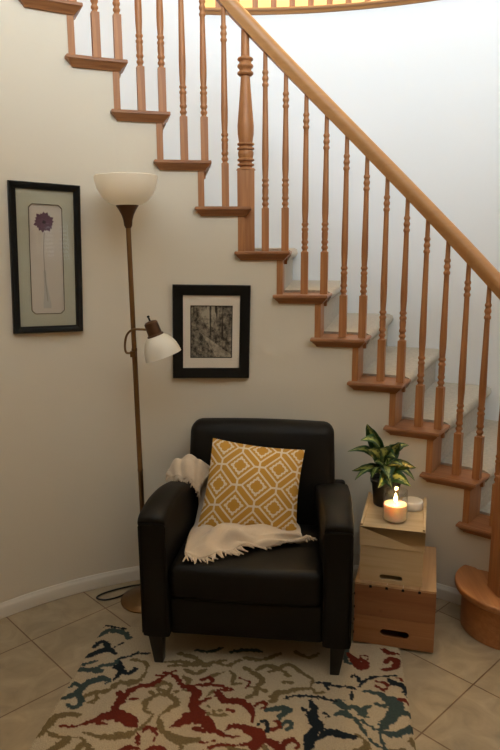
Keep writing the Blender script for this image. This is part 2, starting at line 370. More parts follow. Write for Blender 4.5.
# straight walls of the foyer towards and behind the camera, with windows
XL = P(R, 190).x; YL = P(R, 190).y
structure(MB().box(XL-.12, XL+.004, -3.4, YL+.02, 0, H).build('wall_left', M['wall'], smooth=0))
def wall_holes(name, fixed, c0, c1, holes, axis):
    mb = MB(); xs = sorted({c0, c1, *[h[0] for h in holes], *[h[1] for h in holes]}); zs = sorted({0, H, *[h[2] for h in holes], *[h[3] for h in holes]})
    for i in range(len(xs)-1):
        for j in range(len(zs)-1):
            mx, mz = (xs[i]+xs[i+1])/2, (zs[j]+zs[j+1])/2
            if any(h[0] < mx < h[1] and h[2] < mz < h[3] for h in holes): continue
            if axis == 'x': mb.box(xs[i], xs[i+1], fixed-.12, fixed, zs[j], zs[j+1])
            else: mb.box(fixed, fixed+.12, xs[i], xs[i+1], zs[j], zs[j+1])
    return structure(mb.build(name, M['wall'], smooth=0))
WIN = (-.6, 2.6, 3.0, 4.9)
wall_holes('wall_front', -3.4, -1.66, 3.2, [WIN, (-.2, 1.0, .0, 2.1)], 'x')
SW = (-.95, -.45, 1.35, 1.85)
XR = 2.9
wall_holes('wall_right', XR, -3.4, 1.1, [SW], 'y')
def window(name, axis, fixed, h, blinds):
    o = bpy.data.objects.new(name, None); COL.objects.link(o); structure(o)
    a0, a1, z0, z1 = h
    def bx(mb, p0, p1, q0, q1, d0, d1):
        if axis == 'x': mb.box(p0, p1, fixed+d0, fixed+d1, q0, q1)
        else: mb.box(fixed-d1, fixed-d0, p0, p1, q0, q1)
    mb = MB()
    for p in ((a0, a0+.05, z0, z1), (a1-.05, a1, z0, z1), (a0+.05, a1-.05, z0, z0+.05), (a0+.05, a1-.05, z1-.05, z1), ((a0+a1)/2-.02, (a0+a1)/2+.02, z0+.05, z1-.05)): bx(mb, *p, -.10, -.03)
    mb.build('window_frame', M['white'], o)
    g = MB(); bx(g, a0+.04, a1-.04, z0+.04, z1-.04, -.075, -.070); g.build('window_pane', M['glass'], o)
    if blinds:
        b = MB(); z = z0+.06
        while z < z1-.05: bx(b, a0+.06, a1-.06, z, z+.022, -.028, -.022); z += .045
        b.build('window_blind', M['white'], o)
window('window_1', 'x', -3.4, WIN, False)
window('window_2', 'y', XR, SW, True)
# front door filling the lower opening
d = bpy.data.objects.new('door_1', None); COL.objects.link(d); structure(d)
mb = MB().box(-.2, 1.0, -3.48, -3.43, .005, 2.1)
for x0 in (-.08, .46):
    for z0, z1 in ((.2, .9), (1.05, 1.9)): mb.box(x0, x0+.42, -3.432, -3.42, z0, z1)
mb.build('door_panel', M['oak_v'], d, smooth=0)
MB().lathe([(.02, 0), (.02, .03), (.03, .045), (.03, .07), (.015, .08)], 16, Matrix.Translation((.06, -3.43, 1.0)) @ Matrix.Rotation(-PI/2, 4, 'X')).build('door_knob', M['bronze'], d)
# baseboard
prof = [(0, .002), (-.014, .002), (-.014, .045), (-.011, .052), (-.006, .058), (-.004, .064), (0, .066)]
mb = MB(); mb.sweep(prof, AK(12)+3.8, 190, 110, r=R)
o = structure(mb.build('baseboard_back', M['white'])); o.location = CEN
structure(MB().box(XL+.004, XL+.018, -3.4, YL, .002, .066).build('baseboard_left', M['white']))

# ================================================================ STAIRCASE
ST = empty('staircase', CEN, 0, 'curved oak staircase with turned balusters and cream carpet, rising left above the armchair', 'staircase')
OV = 2.2
# tread end in oak (origin at the foyer centre, turned per step); angle measured from the riser line
mb = MB(); a1 = DA+.62
lv = [(.135, 0, .0025), (.135, -.004, 0), (.135, -.012, .0), (.135, -.017, .008), (.135, -.022, .011), (.135, -.032, .022), (.135, -.040, .027)]
v = []; f = []; n_ = 10
for (rb, z, ins) in lv:
    da_ = math.degrees(ins/R)
    for i in range(n_+1):
        a = math.radians(-OV+da_+(a1+OV-2*da_)*i/n_); r0 = R-.036+ins; v.append(Vector((r0*math.cos(a), r0*math.sin(a), z)))
    for i in range(n_, -1, -1):
        a = math.radians(-OV+da_+(a1+OV-2*da_)*i/n_); v.append(Vector(((R+rb)*math.cos(a), (R+rb)*math.sin(a), z)))
m_ = 2*(n_+1)
for j in range(len(lv)-1):
    for i in range(m_): f.append((j*m_+i, j*m_+(i+1) % m_, (j+1)*m_+(i+1) % m_, (j+1)*m_+i))
for j in (0, len(lv)-1):
    for i in range(n_): f.append((j*m_+i, j*m_+i+1, j*m_+m_-2-i, j*m_+m_-1-i))
mb.add(v, f)
tread0 = mb.build('tread', M['oak_t'], ST, smooth=28)
# oak riser end with a small carved bracket
mb = MB()
mb.sector(R-.004, R+.135, -1.0, 0, 0, RISE-.028, 2)
pr = [(.0, 0), (.0, -.030), (-.3, -.045), (-.62, -.04), (-.8, -.02), (-.9, 0)]
mb.sector(R+.115, R+.135, -1.45, -1.0, RISE-.060, RISE-.028, 2)
riser0 = mb.build('riser', M['oak_v'], ST, smooth=30)
carp = MB()
for k in range(12, -3, -1):
    z = ZK(k)
    if k >= -1:
        t = tread0 if k == 12 else tread0.copy()
        if k != 12: COL.objects.link(t)
        t.rotation_euler = (0, 0, math.radians(AK(k))); t.location = (0, 0, z)
    if k < 12:
        t = riser0 if k == 11 else riser0.copy()
        if k != 11: COL.objects.link(t)
        t.rotation_euler = (0, 0, math.radians(AK(k))); t.location = (0, 0, z-RISE)
    # carpet: rounded nose, tread and riser, as one closed profile swept radially
    if k < -1: continue
    A0 = AK(k); A1 = AK(k-1)+.2
    ring = []
    for rr in (R+.137, R+.30, R+.5, R+.75, RO):
        def w(off): return math.degrees(off/rr)     # metres along the arc to degrees
        pp = [(A0-1.0*0-w(.012)*0-1.0, z-RISE+.005), (A0-1.0, z-.05), (A0-1.0-w(.018), z-.042), (A0-1.0-w(.030), z-.020), (A0-1.0-w(.026), z+.002), (A0-1.0-w(.008), z+.010), (A0+1, z+.011), (A1, z+.011), (A1, z-.02), (A0+.2, z-RISE+.005)]
        ring.append([Vector((rr*math.cos(math.radians(a)), rr*math.sin(math.radians(a)), zz)) for a, zz in pp])
    v = [p for r_ in ring for p in r_]; n = len(ring[0]); f = []
    for i in range(len(ring)-1):
        for j in range(n): f.append((i*n+j, i*n+(j+1) % n, (i+1)*n+(j+1) % n, (i+1)*n+j))
    f += [tuple(range(n)), tuple(range((len(ring)-1)*n, len(ring)*n))[::-1]]
    carp.add(v, f)
carp.build('stair_carpet', M['carpet'], ST, smooth=60)
# starting step with a round end
mb = MB(); BC = (1.058, 2.425)
def start_poly(rad, inset):
    pts = []
    for i in range(23):
        a = math.radians(118 + i*(262-118)/22); pts.append((BC[0]+rad*math.cos(a), BC[1]+rad*math.sin(a)))
    d = Vector((math.cos(math.radians(AK(12)-6)), math.sin(math.radians(AK(12)-6))))
    nrm = Vector((d.y, -d.x))
    e = Vector((CX, CY)) + d*(RO-.004); pts.append((e.x+nrm.x*(.02-inset), e.y+nrm.y*(.02-inset)))
    b_ = math.radians(AK(12)+.2)
    pts.append((CX+(RO-.004)*math.cos(b_), CY+(RO-.004)*math.sin(b_)))
    b2 = P(R+.02, AK(12)+.3); pts.append((b2.x, b2.y))
    b3 = P(R-.002, AK(12)+3.4); pts.append((b3.x, b3.y))
    return [(x-CX, y-CY) for x, y in pts]
mb.prism(start_poly(.219, 0), .163, .19)
mb.build('starting_tread', M['oak_s'], ST, bevel=.007, seg=3)
mb = MB(); mb.prism(start_poly(.188, .028), .001, .163); mb.build('starting_riser', M['oak_s'], ST, smooth=30)
# handrail
def rail_z(a): return 1.376+(a-51.3)*.0273 if a <= 92 else 2.487+(a-92)*.0302
RB = R+.045
hr = [(-.020, 0), (.020, 0), (.024, .012), (.030, .024), (.032, .040), (.026, .052), (.014, .060), (0, .062), (-.014, .060), (-.026, .052), (-.032, .040), (-.030, .024), (-.024, .012)]
hr = [(x, z*1.42) for x, z in hr]
mb = MB(); mb.sweep(hr, 47.0, 127.5, 100, rail_z, RB)
NW = Vector((1.010, 2.372))
mb.build('handrail', M['oak_x'], ST, smooth=50)
# level easing of the rail over the bottom newel
nl = NW - Vector((CX+.004, CY))
p0 = P(RB, 47.2) - CEN; p0.z = rail_z(47.2)+.045
pts = cat([p0, Vector((p0.x+.035, p0.y-.05, 1.275)), Vector((nl.x+.03, nl.y+.015, 1.245)), Vector((nl.x, nl.y-.01, 1.24))], 6)
MB().tube(pts, .040, 12).build('handrail', M['oak_x'], ST)
MB().lathe([(.03, -.04), (.062, -.03), (.07, 0), (.062, .035), (.03, .045)], 24, Matrix.Translation((nl.x, nl.y, 1.235))).build('handrail_cap', M['oak_x'], ST)
def turned(zb, sq, zt, hs, rad, low, top, neck, scale=1.0, seg=16):
    """square block then rings, vase taper, rings near the top"""
    pr = []
    z0 = sq
    r = rad
    # transition and lower rings
    L = low
    pr += [(r*.98, z0), (r*.70, z0+.006*scale), (r*.70, z0+.010*scale), (r*.98, z0+.016*scale), (r*.98, z0+.022*scale), (r*.72, z0+.028*scale), (r*.74, z0+.034*scale),
           (r*1.0, z0+.040*scale), (r*1.0, z0+.046*scale), (r*.80, z0+.052*scale), (r*.90, z0+.065*scale), (r*.92, z0+.080*scale), (r*.80, z0+.090*scale),
           (r*1.0, z0+.095*scale), (r*1.0, z0+.102*scale), (r*.74, z0+.107*scale), (r*.76, z0+.112*scale), (r*1.0, z0+.117*scale), (r*1.0, z0+.123*scale), (r*.78, z0+.128*scale)]
    zv = z0+.128*scale
    ze = top
    for i in range(9):
        t = i/8
        rr = r*(.78+.20*math.sin(min(t/.22, 1)*PI/2)) if t < .25 else r*(.98-(.98-neck)*((t-.22)/.78)**.9)
        pr.append((rr, zv+(ze-zv)*(.005+t*.995)))
    hh = hs
    for i, (rr, t) in enumerate([(.74, .02), (.90, .08), (.92, .13), (.90, .18), (.68, .24), (.70, .34), (.88, .40), (.92, .46), (.88, .52), (.70, .60), (.68, .68), (.86, .74), (.90, .79), (.86, .84), (neck*.95, .92)]): pr.append((r*rr if rr != neck*.95 else r*rr, ze+hh*t))
    pr.append((r*neck*.95, ze+hh)); pr.append((r*neck*.85, zt+.012*0+.02))
    return pr
def baluster(a, zb, zt, parent=ST, r=RB, name='baluster', sq=.185):
    L = zt-zb; mb = MB(); w = .0158
    mb.box(-w, w, -w, w, 0, sq)
    pr = turned(0, sq, L, .075, .0152, .12, L-.135, .68)
    mb.lathe(pr, 16)
    o = mb.build(name, M['oak_v'], parent, smooth=50)
    o.location = (r*math.cos(math.radians(a)), r*math.sin(math.radians(a)), zb); o.rotation_euler = (0, 0, math.radians(a))
    return o
for k in range(12, -2, -1):
    for j in (0, 1):
        a = AK(k)-1.25+3.2*j
        if k == 12 and j == 0: continue
        if k == 5 and j == 0: continue
        baluster(a, ZK(k)+.0005, rail_z(a))
def newel(x, y, zb, rz, sq, ztop, hw, rad, neck, scale, ringh, parent, topz):
    mb = MB(); mb.box(-hw, hw, -hw, hw, 0, sq-.004); mb.lathe([(hw*1.15, sq-.006), (hw*1.0, sq+.002), (rad*.98, sq+.002)], 20)
    mb.lathe(turned(0, sq, ztop-zb, ringh, rad, .1, topz-zb, neck, scale), 24)
    o = mb.build('newel_post', M['oak_v'], parent, smooth=50); o.location = (x, y, zb); o.rotation_euler = (0, 0, rz); return o
# tall intermediate newel rising from the sixth tread
a = 89.8
newel((R+.058)*math.cos(math.radians(a)), (R+.058)*math.sin(math.radians(a)), ZK(6)+.0005, math.radians(a), .355, rail_z(a), .0375, .0375, .52, .85, .085, ST, 2.255)
# bottom newel on the starting step
newel(nl.x, nl.y, .1905, math.radians(6), .475, 1.20, .045, .044, .60, 1.0, .10, ST, 1.07)
# landing newel at the head of the stair
a = 127.5
newel(RB*math.cos(math.radians(a)), RB*math.sin(math.radians(a)), ZK(-1), math.radians(a), .40, 3.62, .0375, .0375, .52, .85, .085, ST, 3.40)

# upper gallery railing
GR = empty('gallery_railing', CEN, 0, 'oak balustrade along the upper gallery edge, at the very top of the photo', 'railing')
MB().sweep(hr, -14, 95.3, 70, lambda a: ZUP+.91, RO+.05).build('handrail', M['oak_x'], GR, smooth=50)
zz = ZUP+.0005
for i in range(38):
    a = 22+i*2.3
    if a > 94.8: break
    baluster(a, zz, ZUP+.92, GR, RO+.05)
# upper hall ceiling light
HL = empty('hall_ceiling_light', P(R+1.7, 74, H-.001), 0, 'small round ceiling light over the upper gallery hall', 'ceiling light')
MB().lathe([(.10, -.02), (.12, -.03), (.15, 0)], 24).build('light_base', M['bronze'], HL)
MB().lathe([(.001, -.11), (.05, -.10), (.10, -.06), (.115, -.02)], 24, cap=False).build('glass_shade', M['shade'], HL)

# ================================================================ PICTURES ON THE CURVED WALL
def on_wall(am, z, w, ins=.0):
    """frame placed on the chord that spans width w at mid angle am; local +x to the viewer's right, +y into the wall"""
    half = w/2; d = math.sqrt(R*R-half*half)-.002
    c = Vector((CX+d*math.cos(math.radians(am)), CY+d*math.sin(math.radians(am)), z))
    return c, math.radians(am-90)
def picture(name, am, z, w, h, fw, label, tilt=0):
    c, rz = on_wall(am, z, w)
    o = empty(name, c, rz, label, 'picture'); o.rotation_euler = (0, tilt, rz)
    mb = MB(); outer = [(-w/2, -h/2), (w/2, -h/2), (w/2, h/2), (-w/2, h/2)]
    prof = [(0, 0), (0, -.020), (.004, -.026), (fw*.45, -.024), (fw*.8, -.017), (fw, -.016), (fw, -.008), (fw, 0)]   # inset, y
    v = []; f = []
    for sx_, sz_ in ((-1, -1), (1, -1), (1, 1), (-1, 1)):
        for i_, y_ in prof: v.append(((w/2-i_)*sx_, y_, (h/2-i_)*sz_))
    n = len(prof)
    for s_ in range(4):
        for j in range(n): f.append((s_*n+j, s_*n+(j+1) % n, ((s_+1) % 4)*n+(j+1) % n, ((s_+1) % 4)*n+j))
    mk('frame', v, f, M['black_frame'], o, smooth=25)
    return o, w/2-fw, h/2-fw
def rrect(x0, x1, z0, z1, c):
    return [(x0+c, z0), (x1-c, z0), (x1, z0+c), (x1, z1-c), (x1-c, z1), (x0+c, z1), (x0, z1-c), (x0, z0+c)]
def plate(poly, y0, y1):
    m_ = Matrix(((1, 0, 0, 0), (0, 0, 1, 0), (0, 1, 0, 0), (0, 0, 0, 1)))
    return MB().prism(poly, y0, y1, m_)
def board_with_hole(ow, oh, hole, y0, y1):
    """rectangular mat board with an eight-cornered opening"""
    ho = hole; out = [(ho[0][0], -oh), (ho[1][0], -oh), (ow, ho[2][1]), (ow, ho[3][1]), (ho[4][0], oh), (ho[5][0], oh), (-ow, ho[6][1]), (-ow, ho[7][1])]
    cor = {1: (ow, -oh), 3: (ow, oh), 5: (-ow, oh), 7: (-ow, -oh)}
    mb = MB(); v = []
    for y in (y0, y1):
        v += [(x, y, z) for x, z in ho] + [(x, y, z) for x, z in out] + [(x, y, z) for x, z in (cor[1], cor[3], cor[5], cor[7])]
    f = []
    for i in range(8):
        j = (i+1) % 8
        if i in (1, 3, 5, 7): q_ = (i, j, 8+j, 16+(i-1)//2, 8+i)
        else: q_ = (i, j, 8+j, 8+i)
        f.append(q_); f.append(tuple(x+20 for x in q_)[::-1]); f.append((i, j, j+20, i+20))
    return mb.add(v, f)
o, iw, ih = picture('flower_picture', 122.0, 1.4945, .281, .594, .027, 'tall narrow black-framed print of a purple flower in a bottle, left of the floor lamp', tilt=math.radians(1.9))
hl = rrect(-.066, .066, -.220, .215, .014)
board_with_hole(iw+.004, ih+.004, hl, -.010, -.0075).build('mat', M['mat_green'], o, smooth=0)
g = MB()
for k in range(8):
    a_, b_ = Vector(hl[k]), Vector(hl[(k+1) % 8]); g.tube([(a_.x, -.0112, a_.y), (b_.x, -.0112, b_.y)], .0014, 4)
g.build('mat_edge', M['gilt'], o)
plate(rrect(-.072, .072, -.226, .221, .002), -.007, -.005).build('print', M['print_grey'], o, smooth=0)
fm = MB(); fcx, fcz = -.006, .146
for k in range(17):
    t = 2*PI*k/17+.1; L_ = .040+.004*math.sin(k*2.3)
    ux_, uz_ = math.cos(t), math.sin(t); nx, nz = -uz_, ux_
    poly = [(fcx+ux_*.004-nx*.003, fcz+uz_*.004-nz*.003), (fcx+ux_*L_*.8-nx*.0068, fcz+uz_*L_*.8-nz*.0068), (fcx+ux_*L_, fcz+uz_*L_), (fcx+ux_*L_*.8+nx*.0068, fcz+uz_*L_*.8+nz*.0068), (fcx+ux_*.004+nx*.003, fcz+uz_*.004+nz*.003)]
    n_ = len(fm.v); fm.add([(x, -.0073-.0001*(k % 2), z) for x, z in poly], [tuple(range(5))])
fm.build('printed_flower', M['petal'], o, smooth=0, fix=False)
mk('printed_flower_heart', [(fcx+.007*math.cos(t*PI/6), -.0077, fcz+.007*math.sin(t*PI/6)) for t in range(12)], [tuple(range(12))], M['petal_dark'], o, smooth=0, fix=False)
sp = [(fcx, -.0072, .106), (-.009, -.0072, .07), (-.011, -.0072, .03), (-.010, -.0072, -.03), (-.006, -.0072, -.1), (.0, -.0072, -.17)]
w_ = .0016; v = []; f = []
for i, p in enumerate(sp): v += [(p[0]-w_, p[1], p[2]), (p[0]+w_, p[1], p[2])]
for i in range(len(sp)-1): f.append((2*i, 2*i+1, 2*i+3, 2*i+2))
mk('printed_stalk', v, f, M['stalk'], o, smooth=0, fix=False)
vb = [(-.014, -.045), (-.004, -.045), (-.003, -.09), (.003, -.13), (.013, -.175), (.014, -.198), (-.018, -.198), (-.018, -.175), (-.013, -.13), (-.0135, -.09)]
mk('printed_bottle', [(x, -.0071, z) for x, z in vb], [tuple(range(len(vb)))[::-1]], M['vase_print'], o, smooth=0, fix=False)
MB().box(-iw-.003, iw+.003, -.0145, -.0130, -ih-.003, ih+.003).build('glass', M['glass'], o, smooth=0)

o, iw, ih = picture('forest_picture', 95.8, 1.1665, .344, .418, .046, 'black-framed sepia forest path photograph with cream mat, above the armchair back', tilt=math.radians(1.3))
hx, hz = .094, .118
hl = rrect(-hx, hx, -hz, hz, .0005)
board_with_hole(iw+.004, ih+.004, hl, -.010, -.0075).build('mat', M['mat_cream'], o, smooth=0)
g = MB()
for (x0, x1, z0, z1) in ((-hx, hx, hz-.004, hz), (-hx, hx, -hz, -hz+.004), (-hx, -hx+.004, -hz, hz), (hx-.004, hx, -hz, hz)): g.box(x0, x1, -.0085, -.0068, z0, z1)
g.build('mat_edge', M['black_frame'], o, smooth=0)
mk('print', [(-hx-.003, -.006, -hz-.003), (hx+.003, -.006, -hz-.003), (hx+.003, -.006, hz+.003), (-hx-.003, -.006, hz+.003)], [(0, 1, 2, 3)], M['forest'], o, smooth=0, uv=[(0, 0), (1, 0), (1, 1), (0, 1)], fix=False)
MB().box(-iw-.003, iw+.003, -.0145, -.0130, -ih-.003, ih+.003).build('glass', M['glass'], o, smooth=0)

# ================================================================ FLOOR LAMP
LP = empty('floor_lamp', (-.4645, 2.643, 0), 0, 'tall antique bronze torchiere floor lamp with a cream bowl and a small side reading lamp', 'floor lamp')
MB().lathe([(.112, .001), (.114, .008), (.108, .016), (.085, .028), (.05, .038), (.02, .044), (.014, .055), (.011, .058)], 40).build('base', M['bronze'], LP)
mb = MB().lathe([(.0108, .045), (.0108, .60), (.0118, .602), (.0118, .612), (.0108, .614), (.0108, 1.12), (.0118, 1.122), (.0118, 1.132), (.0100, 1.134), (.0100, 1.63)], 16)
mb.build('pole', M['bronze'], LP)
MB().lathe([(.011, 1.615), (.016, 1.625), (.018, 1.645), (.024, 1.665), (.034, 1.685), (.044, 1.700), (.044, 1.703), (.03, 1.703)], 28).build('socket_cone', M['bronze_dark'], LP)
bowl = [(.030, 1.700), (.052, 1.704), (.078, 1.718), (.098, 1.738), (.112, 1.763), (.120, 1.790), (.1235, 1.812)]
inner = [(r-.004, z+.003) for r, z in bowl[::-1]]
MB().lathe(bowl+[(.1215, 1.813)]+inner, 40, cap=True).build('lamp_shade', M['shade'], LP, smooth=60)
# side arm
arm = cat([(-.010, -.006, 1.115), (-.030, -.016, 1.118), (-.034, -.018, 1.15), (-.024, -.02, 1.19), (.000, -.024, 1.212), (.035, -.028, 1.214), (.065, -.03, 1.212)], 6)
mb = MB().tube(arm, .0048, 8); mb.box(-.016, .006, -.014, .012, 1.098, 1.122); mb.build('reading_arm', M['bronze'], LP)
tl = math.radians(-19)
mtx = Matrix.Translation((.075, -.03, 1.245)) @ Matrix.Rotation(tl, 4, 'Y') @ Matrix.Scale(-1, 4, (0, 0, 1))
hd = MB().lathe([(.004, -.004), (.022, 0), (.028, .006), (.029, .052), (.034, .056), (.034, .062), (.02, .064)], 24, mtx)
hd.build('reading_socket', M['bronze_dark'], LP)
sh = [(.032, .060), (.048, .072), (.060, .090), (.069, .110), (.074, .132), (.076, .150)]
MB().lathe(sh+[(.074, .150)]+[(r-.003, z) for r, z in sh[::-1]], 32, mtx).build('reading_shade', M['shade'], LP, smooth=60)
MB().lathe([(.004, -.004), (.004, -.018), (.006, -.019), (.006, -.024), (.003, -.026)], 10, mtx).build('switch', M['black_frame'], LP)
for c_ in list(LP.children):
    if c_.name.split('.')[0] != 'base': c_.rotation_euler = (0, -.0095, 0)
# cord
pts = cat([(-.50, 2.76, .008), (-.56, 2.72, .008), (-.70, 2.635, .008), (-.715, 2.60, .008), (-.66, 2.585, .008), (-.585, 2.615, .008), (-.5525, 2.67, .008)], 8)
pts = [Vector(p)-Vector((-.475, 2.643, 0)) for p in cat([(-.42, 2.79, .006), (-.56, 2.755, .006), (-.665, 2.70, .006), (-.70, 2.655, .006), (-.66, 2.635, .006), (-.61, 2.655, .006), (-.575, 2.68, .010)], 8)]
MB().tube(pts, .0038, 8).build('power_cord', M['cord'], LP)

# ================================================================ RUG
RUG_S = """N 7 14 4 97 25 4
T 12 84 9 36 46 10 97 53 10 132 83 8
N 16 216 10 45 187 11 80 170 12 111 192 7
N 11 159 7 38 122 10 80 170 10
N 80 170 4 119 119 3
T 14 301 9 69 294 12 98 299 6
T 14 271 6 58 242 4
T 83 269 7 124 252 8 142 213 6 171 203 4 197 175 4
N 158 341 4 165 282 8 146 237 6
N 165 282 7 200 296 7 219 270 6
T 54 429 11 69 374 12 102 342 12 140 343 7 135 360 4
T 15 397 4 24 374 6 52 387 6
T 17 455 7 54 429 10 84 467 8 66 494 7 43 482 4
O 86 436 8 120 411 9 159 395 9 176 360 8 209 345 8 238 331 6
O 106 469 5 128 451 7 124 421 7
O 13 627 9 19 581 13 32 547 12 66 529 9 101 529 8
O 35 616 3 74 629 6 140 625 3 165 639 6
O 76 692 12 95 661 12 110 633 9
O 155 678 10 164 652 9 198 673 8
O 144 602 4 208 612 7 253 606 11 296 596 8
M 61 581 3 108 580 4 147 556 7 178 529 12 221 514 18 275 531 19 303 555 6
M 181 557 7 212 557 4
M 233 508 10 210 481 10 218 440 11 199 406 8
M 192 407 4 230 413 7
M 221 450 9 225 408 7 251 373 6 292 352 7
M 229 386 7 262 361 8 299 351 8 325 309 6 352 282 4
M 328 280 6 354 276 3 366 263 6
M 300 300 4 325 297 3
M 352 282 4 387 306 6 414 342 9 453 353 10 475 387 13
M 247 431 4 275 428 4
O 322 353 7 343 334 8 368 348 7 364 375 6 335 373 6
O 298 445 8 318 417 8 347 393 8 389 403 8 414 431 8 396 458 8 384 479 6 367 491 4
O 305 445 8 314 478 8 342 489 4
O 386 388 4 409 364 4 448 364 4
O 310 387 7 331 411 6
O 402 288 7 426 313 9 421 341 4
O 315 216 6 383 208 8 417 222 8 433 189 6
O 188 220 6 233 226 7 258 247 4
O 187 348 8 219 355 9 243 336 8 256 306 6 255 236 3
N 139 262 8 163 288 9 200 296 8 215 270 7
N 137 220 4 163 204 4 195 181 3 238 176 4
O 343 494 3 339 528 4 310 577 6 264 600 10
O 368 496 3 386 549 8 424 580 10 464 597 14 517 586 9
O 464 597 8 476 634 3
M 336 574 4 350 554 5 369 561 5 369 574 3
M 383 577 6 380 612 3
M 322 584 3 335 626 6
M 293 665 8 312 646 9 341 647 7
M 370 655 9 387 637 9 418 645 10
M 415 546 3 440 524 11 469 502 16 497 475 20
M 436 339 4 473 329 6 513 324 6 557 329 4 588 342 4
M 475 301 5 498 287 6 513 308 5 497 321 4
M 438 350 10 468 373 13 473 429 14 490 476 16
M 480 428 9 503 405 7 522 392 4
M 584 342 5 549 347 7 546 368 11 575 396 12 624 395 10 658 415 8 675 443 7 681 489 4
M 678 413 6 700 390 5 715 403 5 703 420 4
M 589 439 6 608 446 6
O 564 239 4 586 259 6 585 304 6 610 301 6
O 649 371 7 671 353 8 677 309 9 686 269 9 645 234 8 613 215 4
O 641 314 4 708 332 6
O 735 360 10 758 337 7
O 504 389 3 528 349 3
O 507 275 5 543 247 5
M 470 492 19 519 500 19 556 537 12 603 558 6 654 556 2
M 497 540 6 525 546 6 533 536 3
M 529 598 3 563 589 4 583 574 3
M 544 625 3 582 604 6 638 597 5 681 587 6
M 599 536 3 619 516 9 655 516 11 686 530 18 711 545 16 701 593 14
O 518 428 3 540 450 3 567 447 3
O 527 471 6 543 469 3 581 469 7
M 732 564 7 766 585 9 780 604 9
O 721 578 6 737 605 7
O 492 589 10 514 587 9
N 699 497 4 723 475 6 730 511 7 718 552 4
T 721 427 7 764 412 12 792 419 11 767 451 10
N 777 360 4 814 345 5 856 340 6 908 344 6 953 354 3
N 863 360 6 879 398 10 877 446 15 894 472 15 898 494 11 876 515 13 871 546 16 866 585 8
N 877 442 8 845 407 7
N 896 534 6 921 509 10 946 502 12 972 512 11 1007 516 7
N 909 418 2 926 426 4 916 441 2
N 885 267 4 917 263 4 945 276 4 995 275 4 1030 287 3
N 917 268 4 924 295 4
O 737 380 9 744 343 10 785 323 8 823 307 7 861 297 4 866 252 4 821 213 6 778 177 7 711 226 7
O 767 281 5 795 272 6
O 868 296 4 879 321 6 907 313 4
T 778 505 4 786 476 5 802 474 6 807 492 6 792 508 4
M 736 478 4 763 479 6 768 502 5 750 513 4
M 739 563 7 765 577 10 787 607 10 790 573 8 814 553 7 837 568 6 829 585 4
M 998 82 6 1024 122 13 1045 155 16 1064 135 10 1046 107 5 1051 85 4 1073 91 4 1073 104 3
M 1133 39 8 1155 56 10 1185 59 7
M 1135 120 7 1156 93 9 1180 115 12 1158 153 8 1117 164 4
M 1092 230 4 1120 238 4
M 1097 262 4 1121 275 5 1133 247 5 1120 232 4
M 1172 316 6 1195 323 8
M 1172 203 4 1188 218 6
N 1007 218 5 1014 206 4 1028 221 5 1045 241 6 1071 221 5 1097 207 4 1169 192 4
N 1045 241 4 1034 270 3
N 1139 219 6 1155 233 11 1179 241 10 1192 256 7 1191 293 3
N 1008 300 3 1004 337 4
T 1043 290 4 1092 295 8 1121 312 12 1150 339 19 1155 363 18 1138 404 16 1108 450 12 1093 483 5 1097 531 5 1107 563 7
T 1088 352 7 1108 359 4 1129 352 7
T 1137 409 10 1172 386 10 1202 387 10
T 1100 474 4 1125 488 11 1157 480 10 1198 452 10
T 963 357 13 986 384 11 1013 376 9 1033 393 10 1045 411 9 1044 377 6 1071 364 4
T 953 418 7 973 406 9 992 418 10 1015 434 6 1037 473 4 1063 527 5 1101 555 6
T 1032 432 3 1066 464 4 1091 470 3
O 1013 498 3 1041 521 7 1046 554 11 1005 580 9 950 587 6
O 1190 498 7 1194 519 9 1207 534 4
T 999 17 4 991 76 7 990 132 7 1016 141 4
O 1122 557 7 1159 552 7
O 336 237 6 464 210 7 535 177 6
O 739 114 7 674 159 7 612 155 6
O 356 161 7 419 179 8 470 221 8 503 193 7 552 211 7 591 170 6
O 401 253 6 443 271 8 475 244 6
O 666 220 6 700 192 8 747 210 8 786 240 6
T 412 129 7 469 135 8 510 104 6
O 799 94 7 847 125 8 884 96 6
T 553 124 6 621 103 8 668 110 6
M 606 274 3 645 291 5 635 325 3
O 603 597 6 637 614 8 675 617 7"""
RW, RL = 1.20, 1.80
nx, ny = 320, 480
RO_ = Vector((-.608, 2.445, 0)); ra = -.131
gx = (np.arange(nx+1)/nx*RW); gy = (np.arange(ny+1)/ny*RL); GX, GY = np.meshgrid(gx, gy)
colr = {'M': (.13, .022, .013), 'N': (.014, .020, .026), 'T': (.045, .068, .066), 'O': (.17, .125, .06)}
base = np.array((.45, .37, .26))
img = np.zeros((ny+1, nx+1, 3)) + base
rng = np.random.RandomState(3)
def smooth_noise(sc):
    a_, b_, c_, d_ = rng.rand(4)*6
    return np.sin(GX*sc+a_+2*np.sin(GY*sc*.7+b_))*np.sin(GY*sc*1.1+c_+2*np.sin(GX*sc*.6+d_))
WX = smooth_noise(120)*.0022+smooth_noise(260)*.0015; WY = smooth_noise(130)*.0022+smooth_noise(270)*.0015
NZ = smooth_noise(75)*.0035+smooth_noise(180)*.0028
